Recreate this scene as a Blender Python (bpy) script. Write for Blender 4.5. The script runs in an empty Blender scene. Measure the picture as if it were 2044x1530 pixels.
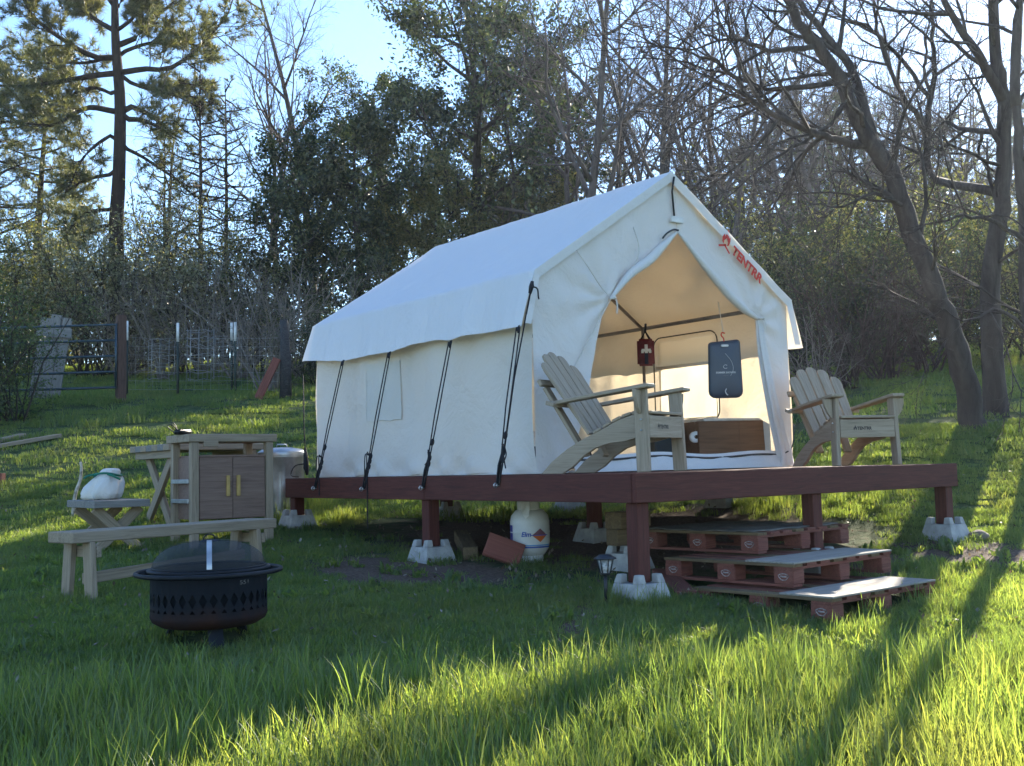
import bpy, bmesh, math, random
import numpy as np
from mathutils import Vector, Matrix, noise as mnoise

# ------------------------------------------------------------------ camera, sky, sun, exposure
SC = bpy.context.scene
COL = SC.collection
RAD = math.radians
CAM = np.array([-4.631, -4.8008, 0.0474])
PITCH, ROLL, YAW, FPX = RAD(4.5187), RAD(-1.3757), RAD(52.4464), 2150.0
FW = np.array([math.cos(YAW)*math.cos(PITCH), math.sin(YAW)*math.cos(PITCH), math.sin(PITCH)])
R0 = np.array([math.sin(YAW), -math.cos(YAW), 0.0])
U0 = np.cross(R0, FW)
RV = math.cos(ROLL)*R0 + math.sin(ROLL)*U0
UV = -math.sin(ROLL)*R0 + math.cos(ROLL)*U0
FH = np.array([math.cos(YAW), math.sin(YAW)])
RH = np.array([math.sin(YAW), -math.cos(YAW)])

cd = bpy.data.cameras.new('camera')
cam = bpy.data.objects.new('camera', cd)
COL.objects.link(cam)
cam.matrix_world = Matrix(((RV[0], UV[0], -FW[0], CAM[0]), (RV[1], UV[1], -FW[1], CAM[1]),
                           (RV[2], UV[2], -FW[2], CAM[2]), (0, 0, 0, 1)))
cd.sensor_fit = 'HORIZONTAL'
cd.sensor_width = 36.0
cd.lens = 36.0*FPX/2044.0
cd.clip_start = 0.05
cd.clip_end = 2000
SC.camera = cam

SUN_EL, SUN_AZ = RAD(25.4), RAD(23.3)
wd = bpy.data.worlds.new('World')
SC.world = wd
wd.use_nodes = True
wn = wd.node_tree
sky = wn.nodes.new('ShaderNodeTexSky')
sky.sky_type = 'NISHITA'
sky.sun_disc = False
sky.sun_elevation = SUN_EL
sky.sun_rotation = math.pi/2 - SUN_AZ
sky.air_density = 1.0
sky.dust_density = 0.12
sky.ozone_density = 4.0
bg = wn.nodes['Background']
bg.inputs['Strength'].default_value = 0.082
wn.links.new(sky.outputs['Color'], bg.inputs['Color'])

sl = bpy.data.lights.new('sun', 'SUN')
sl.energy = 5.0
sl.angle = RAD(0.55)
sl.color = (1.0, 0.90, 0.74)
sun = bpy.data.objects.new('sun', sl)
COL.objects.link(sun)
sd = Vector((math.cos(SUN_EL)*math.cos(SUN_AZ), math.cos(SUN_EL)*math.sin(SUN_AZ), math.sin(SUN_EL)))
sun.rotation_euler = sd.to_track_quat('Z', 'Y').to_euler()
sun.location = (12, 6, 12)

SC.view_settings.view_transform = 'Standard'
SC.view_settings.look = 'None'
SC.view_settings.gamma = 1.0
SC.view_settings.exposure = 2.22
SC.render.engine = 'CYCLES'
SC.cycles.use_denoising = True
SC.cycles.max_bounces = 6
SC.cycles.diffuse_bounces = 3
SC.cycles.transmission_bounces = 4
SC.cycles.transparent_max_bounces = 8
SC.cycles.caustics_reflective = False
SC.cycles.caustics_refractive = False


# ------------------------------------------------------------------ helpers
def survey(px, py, d):
    """world point seen at a bearing (photo pixel) at a measured depth d"""
    return CAM + d*(FW + RV*(px-1022)/FPX + UV*(765-py)/FPX)


def xy_ud(u, d):
    return CAM[0] + u*RH[0] + d*FH[0], CAM[1] + u*RH[1] + d*FH[1]


def tag(o, label=None, cat=None, group=None, kind=None):
    if label: o['label'] = label
    if cat: o['category'] = cat
    if group: o['group'] = group
    if kind: o['kind'] = kind
    return o


def thing(name, label, cat, loc=(0, 0, 0), rz=0.0, group=None):
    o = bpy.data.objects.new(name, None)
    COL.objects.link(o)
    o.empty_display_size = 0.1
    o.location = loc
    o.rotation_euler = (0, 0, rz)
    return tag(o, label, cat, group)


def link(name, me, mat, parent=None, mw=None, smooth=False):
    o = bpy.data.objects.new(name, me)
    COL.objects.link(o)
    if mat is not None and len(me.materials) == 0:
        me.materials.append(mat)
    if mw is not None:
        o.matrix_local = mw
    if parent is not None:
        o.parent = parent
    if smooth:
        me.polygons.foreach_set('use_smooth', [True]*len(me.polygons))
    return o


def bm_obj(name, bm, mat, parent=None, mw=None, smooth=False):
    me = bpy.data.meshes.new(name)
    bm.normal_update()
    bm.to_mesh(me)
    bm.free()
    return link(name, me, mat, parent, mw, smooth)


def np_mesh(name, V, F):
    """V (n,3); F list of int arrays (m,k)"""
    me = bpy.data.meshes.new(name)
    V = np.asarray(V, dtype=np.float32)
    me.vertices.add(len(V))
    me.vertices.foreach_set('co', V.ravel())
    F = [np.asarray(f, dtype=np.int32) for f in F if len(f)]
    nl = sum(f.size for f in F)
    me.loops.add(nl)
    me.loops.foreach_set('vertex_index', np.concatenate([f.ravel() for f in F]))
    npoly = sum(len(f) for f in F)
    me.polygons.add(npoly)
    tot = np.concatenate([np.full(len(f), f.shape[1], dtype=np.int32) for f in F])
    st = np.concatenate([[0], np.cumsum(tot)[:-1]]).astype(np.int32)
    me.polygons.foreach_set('loop_start', st)
    me.polygons.foreach_set('loop_total', tot)
    me.update(calc_edges=True)
    me.validate()
    return me


def grid_mesh(name, P, close_u=False):
    """P (nu,nv,3) -> quad grid"""
    nu, nv = P.shape[:2]
    idx = np.arange(nu*nv).reshape(nu, nv)
    if close_u:
        idx = np.vstack([idx, idx[:1]])
    a = idx[:-1, :-1].ravel(); b = idx[1:, :-1].ravel(); c = idx[1:, 1:].ravel(); d = idx[:-1, 1:].ravel()
    return np_mesh(name, P.reshape(-1, 3), [np.stack([a, b, c, d], 1)])


def tubes(polys):
    """polys: list of (pts (n,3), radii (n), sides). Returns V, [F]"""
    groups = {}
    for p, r, s in polys:
        groups.setdefault((len(p), s), []).append((p, r))
    Vs, Fs, off = [], [], 0
    for (n, s), lst in groups.items():
        P = np.array([a for a, _ in lst], dtype=np.float64)
        Rr = np.array([b for _, b in lst], dtype=np.float64)
        m = len(lst)
        T = np.gradient(P, axis=1)
        T /= np.linalg.norm(T, axis=2, keepdims=True) + 1e-9
        ref = np.where(np.abs(T[..., 2:3]) > 0.8, np.array([1.0, 0.13, 0.0]), np.array([0.05, 0.1, 1.0]))
        A = np.cross(T, ref); A /= np.linalg.norm(A, axis=2, keepdims=True) + 1e-9
        B = np.cross(T, A)
        an = np.arange(s)*2*math.pi/s
        ring = P[:, :, None, :] + Rr[:, :, None, None]*(A[:, :, None, :]*np.cos(an)[None, None, :, None] + B[:, :, None, :]*np.sin(an)[None, None, :, None])
        Vs.append(ring.reshape(-1, 3))
        base = off + (np.arange(m)*n*s)[:, None, None]
        i = np.arange(n-1)[None, :, None]*s
        j = np.arange(s)[None, None, :]
        jn = (j+1) % s
        q = np.stack([base+i+j, base+i+jn, base+i+s+jn, base+i+s+j], -1).reshape(-1, 4)
        Fs.append(q)
        if s >= 4:
            caps = np.concatenate([(base+np.arange(s)[None, None, ::-1]).reshape(-1, s), (base+(n-1)*s+np.arange(s)[None, None, :]).reshape(-1, s)])
            Fs.append(caps)
        off += m*n*s
    byk = {}
    for f in Fs:
        byk.setdefault(f.shape[1], []).append(f)
    return np.concatenate(Vs), [np.concatenate(v) for v in byk.values()]


def tube_obj(name, polys, mat, parent=None, smooth=True, origin=None):
    V, F = tubes(polys)
    mw = None
    if origin is not None:
        V = V - np.array(origin)
        mw = Matrix.Translation(origin)
    return link(name, np_mesh(name, V, F), mat, parent, mw, smooth)


def poly(pts, r, sides=6):
    pts = np.array(pts, dtype=float)
    r = np.full(len(pts), r) if np.isscalar(r) else np.array(r, dtype=float)
    return (pts, r, sides)


def smooth_path(pts, n):
    """Catmull-Rom resample"""
    P = np.array(pts, dtype=float)
    Q = np.vstack([2*P[0]-P[1], P, 2*P[-1]-P[-2]])
    out = []
    m = len(P)-1
    for t in np.linspace(0, m, n):
        i = min(int(t), m-1); f = t-i
        p0, p1, p2, p3 = Q[i], Q[i+1], Q[i+2], Q[i+3]
        out.append(0.5*((2*p1)+(-p0+p2)*f+(2*p0-5*p1+4*p2-p3)*f*f+(-p0+3*p1-3*p2+p3)*f**3))
    return np.array(out)


_plank_cache = {}


def plank(name, mat, parent, p0, p1, w, t, up=(0, 0, 1), bevel=0.004, loc=None):
    """a board from p0 to p1 (centre line), width w across, thickness t along 'up'; local X runs along the grain"""
    p0 = Vector(p0); p1 = Vector(p1)
    L = (p1-p0).length
    key = (round(L, 4), round(w, 4), round(t, 4), bevel, mat.name)
    me = _plank_cache.get(key)
    if me is None:
        bm = bmesh.new()
        bmesh.ops.create_cube(bm, size=1.0)
        bmesh.ops.scale(bm, vec=(L, w, t), verts=bm.verts)
        if bevel:
            bmesh.ops.bevel(bm, geom=bm.edges[:], offset=min(bevel, t*0.3, w*0.3), segments=1, affect='EDGES')
        me = bpy.data.meshes.new(name)
        bm.to_mesh(me); bm.free()
        me.materials.append(mat)
        _plank_cache[key] = me
    x = (p1-p0).normalized()
    z = Vector(up)
    z = (z - x*z.dot(x)).normalized()
    y = z.cross(x)
    c = (p0+p1)/2
    mw = Matrix(((x[0], y[0], z[0], c[0]), (x[1], y[1], z[1], c[1]), (x[2], y[2], z[2], c[2]), (0, 0, 0, 1)))
    return link(name, me, mat, parent, mw)


def box_bm(bm, lo, hi):
    vs = [bm.verts.new((x, y, z)) for z in (lo[2], hi[2]) for y in (lo[1], hi[1]) for x in (lo[0], hi[0])]
    for f in ((0, 2, 3, 1), (4, 5, 7, 6), (0, 1, 5, 4), (2, 6, 7, 3), (0, 4, 6, 2), (1, 3, 7, 5)):
        bm.faces.new([vs[i] for i in f])
    return vs


def box_obj(name, mat, parent, lo, hi, bevel=0.004):
    c = [(a+b)/2 for a, b in zip(lo, hi)]
    bm = bmesh.new()
    box_bm(bm, [a-m for a, m in zip(lo, c)], [b-m for b, m in zip(hi, c)])
    if bevel:
        bmesh.ops.bevel(bm, geom=bm.edges[:], offset=bevel, segments=2, affect='EDGES')
    return bm_obj(name, bm, mat, parent, Matrix.Translation(c))


def prism(name, mat, parent, outline, axis_p, axis_u, axis_v, axis_w, thick, bevel=0.003, grain='u'):
    """extrude a 2-D outline (u,v) by thick along u x v (centred); local X runs along the grain"""
    bm = bmesh.new()
    U, V_ = Vector(axis_u).normalized(), Vector(axis_v).normalized()
    if grain == 'v':
        X, Y = V_, U
        outline = [(v, u) for u, v in outline]
    else:
        X, Y = U, V_
    Z = X.cross(Y)
    a = [bm.verts.new((x, y, -thick/2)) for x, y in outline]
    b = [bm.verts.new((x, y, thick/2)) for x, y in outline]
    bm.faces.new(a[::-1]); bm.faces.new(b)
    n = len(a)
    for i in range(n):
        bm.faces.new((a[i], a[(i+1) % n], b[(i+1) % n], b[i]))
    bmesh.ops.recalc_face_normals(bm, faces=bm.faces[:])
    if bevel:
        eds = [e for e in bm.edges if len(e.link_faces) == 2 and e.calc_face_angle(0) > 0.6]
        bmesh.ops.bevel(bm, geom=eds, offset=bevel, segments=1, affect='EDGES')
    return bm_obj(name, bm, mat, parent, frame(Vector(axis_p), X, Y, Z))


def lathe(name, mat, parent, prof, n=32, loc=(0, 0, 0), smooth=True, rfun=None):
    an = np.arange(n)*2*math.pi/n
    P = np.zeros((n, len(prof), 3))
    for k, (r, z) in enumerate(prof):
        rr = r*np.ones(n) if rfun is None else np.array([rfun(r, z, a) for a in an])
        P[:, k, 0] = rr*np.cos(an); P[:, k, 1] = rr*np.sin(an); P[:, k, 2] = z
    return link(name, grid_mesh(name, P, True), mat, parent, Matrix.Translation(loc), smooth)


def text_mesh(body, size, offset=0.0, shear=0.0):
    cu = bpy.data.curves.new('lettering', 'FONT')
    cu.body = body; cu.size = size; cu.offset = offset; cu.shear = shear
    cu.resolution_u = 3
    cu.align_x = 'CENTER'; cu.align_y = 'CENTER'
    ob = bpy.data.objects.new('lettering', cu)
    COL.objects.link(ob)
    dg = bpy.context.evaluated_depsgraph_get()
    me = bpy.data.meshes.new_from_object(ob.evaluated_get(dg))
    bpy.data.objects.remove(ob)
    bpy.data.curves.remove(cu)
    me.materials.clear()
    return me


def frame(o, x, y, z):
    return Matrix(((x[0], y[0], z[0], o[0]), (x[1], y[1], z[1], o[1]), (x[2], y[2], z[2], o[2]), (0, 0, 0, 1)))


# ------------------------------------------------------------------ materials
MATS = {}


class NT:
    def __init__(self, name):
        self.m = bpy.data.materials.new(name)
        self.m.use_nodes = True
        self.t = self.m.node_tree
        self.n = self.t.nodes
        self.p = self.n['Principled BSDF']
        self.out = self.n['Material Output']
        MATS[name] = self.m

    def new(self, ty, **kw):
        nd = self.n.new(ty)
        for k, v in kw.items():
            setattr(nd, k, v)
        return nd

    def L(self, a, b):
        self.t.links.new(a, b)

    def coord(self, kind='Object', scale=(1, 1, 1)):
        tc = self.new('ShaderNodeTexCoord')
        mp = self.new('ShaderNodeMapping')
        mp.inputs['Scale'].default_value = scale
        self.L(tc.outputs[kind], mp.inputs['Vector'])
        return mp.outputs['Vector']

    def noise(self, vec, scale, detail=4, rough=0.55, dist=0.0):
        nz = self.new('ShaderNodeTexNoise')
        nz.inputs['Scale'].default_value = scale
        nz.inputs['Detail'].default_value = detail
        nz.inputs['Roughness'].default_value = rough
        nz.inputs['Distortion'].default_value = dist
        if vec is not None: self.L(vec, nz.inputs['Vector'])
        return nz.outputs['Fac']

    def ramp(self, fac, stops):
        r = self.new('ShaderNodeValToRGB')
        els = r.color_ramp.elements
        while len(els) < len(stops): els.new(0.5)
        for e, (p, c) in zip(els, stops):
            e.position = p; e.color = (c[0], c[1], c[2], 1)
        self.L(fac, r.inputs['Fac'])
        return r.outputs['Color']

    def mix(self, fac, a, b, mode='MIX'):
        m = self.new('ShaderNodeMix', data_type='RGBA', blend_type=mode)
        for sock, v in ((m.inputs[0], fac), (m.inputs[6], a), (m.inputs[7], b)):
            if hasattr(v, 'is_linked'): self.L(v, sock)
            elif isinstance(v, (int, float)): sock.default_value = v
            else: sock.default_value = (v[0], v[1], v[2], 1)
        return m.outputs[2]

    def math(self, op, a, b=0.0):
        m = self.new('ShaderNodeMath', operation=op)
        for sock, v in ((m.inputs[0], a), (m.inputs[1], b)):
            if hasattr(v, 'is_linked'): self.L(v, sock)
            else: sock.default_value = v
        return m.outputs[0]

    def bump(self, h, strength=0.3, dist=0.01):
        b = self.new('ShaderNodeBump')
        b.inputs['Strength'].default_value = strength
        b.inputs['Distance'].default_value = dist
        self.L(h, b.inputs['Height'])
        return b.outputs['Normal']

    def rand(self):
        return self.new('ShaderNodeObjectInfo').outputs['Random']

    def island(self):
        return self.new('ShaderNodeNewGeometry').outputs['Random Per Island']

    def base(self, c, rough=0.7, normal=None, metal=0.0, spec=None):
        s = self.p.inputs['Base Color']
        if hasattr(c, 'is_linked'): self.L(c, s)
        else: s.default_value = (c[0], c[1], c[2], 1)
        if hasattr(rough, 'is_linked'): self.L(rough, self.p.inputs['Roughness'])
        else: self.p.inputs['Roughness'].default_value = rough
        self.p.inputs['Metallic'].default_value = metal
        if spec is not None: self.p.inputs['Specular IOR Level'].default_value = spec
        if normal is not None: self.L(normal, self.p.inputs['Normal'])
        return self.m

    def thin(self, col, trans_col, fac, normal=None, gloss=0.0, rough=0.5):
        """thin sheet: diffuse on both sides + light coming through"""
        df = self.new('ShaderNodeBsdfDiffuse'); tr = self.new('ShaderNodeBsdfTranslucent')
        for nd, c in ((df, col), (tr, trans_col)):
            if hasattr(c, 'is_linked'): self.L(c, nd.inputs['Color'])
            else: nd.inputs['Color'].default_value = (c[0], c[1], c[2], 1)
            if normal is not None: self.L(normal, nd.inputs['Normal'])
        mx = self.new('ShaderNodeMixShader')
        mx.inputs[0].default_value = fac
        self.L(df.outputs[0], mx.inputs[1]); self.L(tr.outputs[0], mx.inputs[2])
        res = mx.outputs[0]
        if gloss:
            gl = self.new('ShaderNodeBsdfGlossy')
            gl.inputs['Roughness'].default_value = rough
            gl.inputs['Color'].default_value = (1, 1, 1, 1)
            m2 = self.new('ShaderNodeMixShader'); m2.inputs[0].default_value = gloss
            self.L(res, m2.inputs[1]); self.L(gl.outputs[0], m2.inputs[2])
            res = m2.outputs[0]
        self.n.remove(self.p)
        self.L(res, self.out.inputs['Surface'])
        return self.m


def wood(name, dark, mid, light, rough=0.75, grain=1.0, weather=None):
    t = NT(name)
    rnd = t.rand()
    tc = t.new('ShaderNodeTexCoord')
    off = t.new('ShaderNodeVectorMath', operation='SCALE')
    cmb = t.new('ShaderNodeCombineXYZ')
    for i in range(3): t.L(rnd, cmb.inputs[i])
    t.L(cmb.outputs[0], off.inputs[0]); off.inputs['Scale'].default_value = 37.0
    add = t.new('ShaderNodeVectorMath', operation='ADD')
    t.L(tc.outputs['Object'], add.inputs[0]); t.L(off.outputs[0], add.inputs[1])
    mp = t.new('ShaderNodeMapping'); mp.inputs['Scale'].default_value = (2.0, 34, 34)
    t.L(add.outputs[0], mp.inputs['Vector'])
    g = t.noise(mp.outputs['Vector'], 1.6*grain, 6, 0.65, 1.2)
    c = t.ramp(g, [(0.3, dark), (0.5, mid), (0.72, light)])
    mp2 = t.new('ShaderNodeMapping'); mp2.inputs['Scale'].default_value = (1.5, 4, 4)
    t.L(add.outputs[0], mp2.inputs['Vector'])
    b = t.noise(mp2.outputs['Vector'], 2.2, 4, 0.6)
    k = t.math('ADD', t.math('MULTIPLY', b, 0.5), t.math('MULTIPLY', rnd, 0.25))
    c = t.mix(t.math('MULTIPLY', k, 0.55), c, dark if weather is None else weather)
    return t.base(c, rough, t.bump(g, 0.35, 0.004), spec=0.3)


WOODRED = wood('stained_redwood', (0.055, 0.017, 0.014), (0.100, 0.029, 0.022), (0.15, 0.050, 0.036), 0.75)
PALLETRED = wood('pallet_red', (0.10, 0.030, 0.022), (0.20, 0.058, 0.040), (0.27, 0.10, 0.07), 0.8, 1.0, (0.12, 0.08, 0.065))
PINE = wood('weathered_pine', (0.19, 0.145, 0.09), (0.32, 0.245, 0.17), (0.41, 0.33, 0.24), 0.75, 0.8, (0.22, 0.20, 0.165))
CHAIRW = wood('chair_wood', (0.23, 0.175, 0.115), (0.35, 0.27, 0.19), (0.44, 0.355, 0.265), 0.7, 0.8, (0.28, 0.25, 0.205))
GREYW = wood('grey_weathered_wood', (0.14, 0.13, 0.12), (0.22, 0.21, 0.195), (0.31, 0.30, 0.28), 0.85, 0.9, (0.18, 0.17, 0.16))
DARKPLY = wood('dark_plywood', (0.13, 0.080, 0.060), (0.21, 0.135, 0.105), (0.27, 0.185, 0.145), 0.6, 0.7, (0.18, 0.13, 0.11))
PLYTOP = wood('pallet_top_ply', (0.20, 0.175, 0.145), (0.30, 0.275, 0.24), (0.38, 0.355, 0.31), 0.85, 0.6, (0.20, 0.17, 0.14))
BROWNBOX = wood('brown_box_wood', (0.10, 0.050, 0.025), (0.17, 0.088, 0.045), (0.22, 0.12, 0.065), 0.55, 0.6)
TIMBER = wood('old_timber', (0.09, 0.06, 0.035), (0.16, 0.11, 0.06), (0.25, 0.18, 0.09), 0.85)
CHARRED = wood('charred_wood', (0.02, 0.02, 0.022), (0.05, 0.05, 0.053), (0.10, 0.10, 0.10), 0.9)
BRICKRED = wood('red_offcut_face', (0.17, 0.055, 0.04), (0.23, 0.08, 0.058), (0.27, 0.10, 0.075), 0.75, 0.5)


def m_canvas(name, col, tcol, fac, bump_s=0.5, scale=2.2, stretch=(1, 1, 1), stain=0.25):
    t = NT(name)
    v = t.coord('Object', stretch)
    n1 = t.noise(v, scale, 5, 0.6, 0.6)
    v2 = t.coord('Object', (1, 1, 1))
    n2 = t.noise(v2, 1.3, 4, 0.6)
    n3 = t.noise(v2, 260, 2, 0.5)
    c = t.mix(t.math('MULTIPLY', n2, stain), col, (col[0]*0.74, col[1]*0.70, col[2]*0.62))
    n4 = t.noise(v, scale*2.6, 3, 0.5, 1.6)
    cr = t.math('POWER', t.math('SUBTRACT', 1.0, t.math('ABSOLUTE', t.math('SUBTRACT', t.math('MULTIPLY', n4, 2.0), 1.0))), 7.0)
    n5 = t.noise(v, scale*7.5, 3, 0.5, 1.0)
    h = t.math('ADD', t.math('ADD', t.math('MULTIPLY', n1, 1.0), t.math('MULTIPLY', n3, 0.03)), t.math('ADD', t.math('MULTIPLY', cr, 0.035), t.math('MULTIPLY', n5, 0.03)))
    tc_ = t.mix(t.math('MULTIPLY', n2, stain), tcol, (tcol[0]*0.8, tcol[1]*0.72, tcol[2]*0.62))
    return t.thin(c, tc_, fac, t.bump(h, bump_s, 0.05))


CANVAS = m_canvas('cream_canvas', (0.80, 0.80, 0.78), (0.80, 0.68, 0.49), 0.26, 0.75, 2.2, (1, 1, 1), 0.5)
CANVAS_FRONT = m_canvas('front_canvas', (0.80, 0.80, 0.80), (0.80, 0.68, 0.49), 0.22, 0.6, 2.8)
FLY = m_canvas('white_fly_sheet', (0.78, 0.80, 0.84), (0.80, 0.68, 0.50), 0.20, 0.7, 2.0, (0.7, 2.2, 0.7), 0.12)
WINSCREEN = m_canvas('window_flap_canvas', (0.80, 0.78, 0.72), (0.90, 0.80, 0.62), 0.38, 0.2)


def plain(name, c, rough=0.6, metal=0.0, spec=None, var=0.15, scale=8, bump=0.1):
    t = NT(name)
    v = t.coord('Object')
    n = t.noise(v, scale, 5, 0.6)
    dark = tuple(x*(1-var*2) for x in c)
    light = tuple(min(1, x*(1+var)) for x in c)
    col = t.ramp(n, [(0.3, dark), (0.7, light)])
    n2 = t.noise(v, scale*9, 3, 0.6)
    return t.base(col, rough, t.bump(n2, bump, 0.004), metal, spec)


ROPE = plain('black_rope', (0.012, 0.012, 0.016), 0.8, scale=60)
STEEL = plain('grey_steel_pole', (0.22, 0.20, 0.19), 0.45, 0.6)
GALV = plain('galvanised_steel', (0.50, 0.52, 0.54), 0.42, 0.85, var=0.2, scale=6)
BOLT = plain('zinc_bolt', (0.55, 0.55, 0.55), 0.35, 0.9)
BLACKIRON = plain('black_fire_pit_steel', (0.006, 0.009, 0.015), 0.6, 0.0, 0.3, 0.3, 10)
BLACKPL = plain('black_plastic', (0.012, 0.014, 0.016), 0.45)
CONCRETE = plain('pier_concrete', (0.40, 0.395, 0.38), 0.9, var=0.18, scale=9, bump=0.5)
NAVY = plain('navy_bedding', (0.012, 0.016, 0.035), 0.9)
DKTEAL = plain('dark_storage_tote', (0.018, 0.030, 0.034), 0.6)
REDBAG = plain('maroon_bag_fabric', (0.13, 0.012, 0.020), 0.8, scale=20)
SHOWER = plain('slate_blue_vinyl', (0.055, 0.070, 0.095), 0.45, var=0.08, scale=5)
PAPER = plain('white_tissue_paper', (0.78, 0.77, 0.75), 0.95)
WHITEPL = plain('white_plastic', (0.72, 0.71, 0.68), 0.5)
TANKW = plain('tank_white_enamel', (0.68, 0.67, 0.64), 0.4, var=0.08, scale=5)
TANKBLUE = plain('label_blue', (0.025, 0.09, 0.42), 0.5)
TANKNAVY = plain('label_indigo', (0.03, 0.025, 0.22), 0.5)
TANKCYAN = plain('label_light_blue', (0.06, 0.30, 0.62), 0.5)
TANKOR = plain('label_orange', (0.62, 0.13, 0.02), 0.5)
TANKRED = plain('label_plum', (0.20, 0.07, 0.10), 0.5)
PRINTRED = plain('red_print', (0.62, 0.055, 0.04), 0.8)
PRINTDK = plain('dark_print', (0.06, 0.05, 0.045), 0.8)
PRINTST = plain('faded_stencil', (0.42, 0.36, 0.34), 0.9, var=0.4, scale=50)
PRINTDIM = plain('worn_white_paint', (0.26, 0.25, 0.24), 0.9, var=0.4, scale=60)
PRINTW = plain('white_print', (0.62, 0.60, 0.58), 0.8)
SACK = m_canvas('white_cotton_sack', (0.74, 0.72, 0.68), (0.7, 0.6, 0.45), 0.1, 0.5, 9)
GREENSTRAP = plain('green_strap', (0.005, 0.16, 0.10), 0.7)
BRASS = plain('brass_handle', (0.50, 0.34, 0.12), 0.5, 0.2)
MATGREY = plain('grey_tread_mat', (0.16, 0.145, 0.125), 0.95, var=0.2, scale=14, bump=0.8)
LAMPTOP = plain('lamp_cap_bronze', (0.03, 0.035, 0.045), 0.35, 0.4)
GATEST = plain('blue_grey_gate_tube', (0.05, 0.08, 0.10), 0.4, 0.5)
TPOSTG = plain('t_post_green', (0.02, 0.035, 0.025), 0.6)
WIRE = plain('bright_wire', (0.45, 0.45, 0.44), 0.5, 0.7)
ROCK = plain('field_stone', (0.22, 0.17, 0.13), 0.9, var=0.3, scale=7, bump=0.8)
BIRCH = plain('pale_stick', (0.50, 0.44, 0.36), 0.85, var=0.35, scale=14)
ASH = plain('ash_and_char', (0.05, 0.048, 0.045), 0.95, var=0.4, scale=20)
BLUEBIN = plain('shadow_board', (0.05, 0.04, 0.035), 0.9)

t = NT('lamp_frosted_glass')
n = t.noise(t.coord('Object'), 60, 2)
LAMPGLASS = t.base(t.ramp(n, [(0.4, (0.35, 0.36, 0.36)), (0.6, (0.6, 0.6, 0.58))]), 0.25)
t.p.inputs['Transmission Weight'].default_value = 0.35

t = NT('spark_screen_mesh')
tr = t.new('ShaderNodeBsdfTransparent')
mx = t.new('ShaderNodeMixShader'); mx.inputs[0].default_value = 0.50
t.base((0.02, 0.024, 0.028), 0.6)
t.L(tr.outputs[0], mx.inputs[1]); t.L(t.p.outputs[0], mx.inputs[2]); t.L(mx.outputs[0], t.out.inputs['Surface'])
SCREEN = t.m

# rusty drum: black paint with rust toward the seam at the foot
t = NT('rusty_black_drum')
v = t.coord('Object')
sep = t.new('ShaderNodeSeparateXYZ'); t.L(v, sep.inputs[0])
n = t.noise(v, 7, 5, 0.65)
k = t.math('SUBTRACT', t.math('MULTIPLY', n, 0.22), t.math('SUBTRACT', sep.outputs['Z'], 0.09))
c = t.mix(t.ramp(k, [(0.0, (0, 0, 0)), (0.12, (1, 1, 1))]), (0.005, 0.008, 0.013), (0.034, 0.014, 0.010))
t.base(c, 0.75, t.bump(t.noise(v, 70, 3), 0.2, 0.003), spec=0.2)
DRUM = t.m


def bark(name, a, b, scale=6):
    t = NT(name)
    v = t.coord('Object', (1, 1, 0.25))
    n = t.noise(v, scale, 6, 0.7, 0.8)
    return t.base(t.ramp(n, [(0.3, a), (0.7, b)]), 0.95, t.bump(n, 0.8, 0.03), spec=0.2)


BARKPINE = bark('pine_bark', (0.020, 0.016, 0.013), (0.075, 0.055, 0.045))
BARKOAK = bark('oak_bark', (0.022, 0.019, 0.016), (0.075, 0.064, 0.053))
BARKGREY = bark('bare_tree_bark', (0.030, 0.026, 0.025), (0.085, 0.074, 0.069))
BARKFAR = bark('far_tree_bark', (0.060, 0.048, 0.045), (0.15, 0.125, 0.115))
BARKPALE = bark('pale_twig_bark', (0.12, 0.10, 0.085), (0.27, 0.235, 0.20))
BARKRED = bark('red_twig_bark', (0.045, 0.030, 0.027), (0.11, 0.075, 0.065))


def leafmat(name, dark, mid, light, tfac=0.4, tmul=(1.5, 1.45, 0.6), gloss=0.04):
    t = NT(name)
    r = t.island()
    c = t.ramp(r, [(0.0, dark), (0.55, mid), (1.0, light)])
    tc = t.mix(1.0, c, tmul, 'MULTIPLY')
    return t.thin(c, tc, tfac, None, gloss, 0.4)


LEAFOAK = leafmat('live_oak_leaf', (0.012, 0.024, 0.012), (0.032, 0.054, 0.020), (0.10, 0.12, 0.045), 0.34)
LEAFYEL = leafmat('olive_bush_leaf', (0.060, 0.075, 0.026), (0.130, 0.140, 0.050), (0.23, 0.21, 0.085), 0.42)
LEAFGREY = leafmat('grey_green_leaf', (0.085, 0.095, 0.065), (0.17, 0.178, 0.122), (0.30, 0.285, 0.20), 0.42)
LEAFGREEN = leafmat('fresh_green_leaf', (0.030, 0.055, 0.018), (0.055, 0.095, 0.030), (0.10, 0.14, 0.05), 0.38)
NEEDLE = leafmat('pine_needle', (0.060, 0.080, 0.040), (0.125, 0.140, 0.068), (0.21, 0.205, 0.095), 0.40, (1.4, 1.3, 0.6))
NEEDLEDK = leafmat('dark_conifer_needle', (0.032, 0.046, 0.032), (0.065, 0.084, 0.055), (0.11, 0.118, 0.078), 0.33)
DRYLEAF = leafmat('dry_leaf', (0.09, 0.065, 0.042), (0.17, 0.13, 0.09), (0.36, 0.32, 0.26), 0.25, (1.2, 1.0, 0.7))


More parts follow.
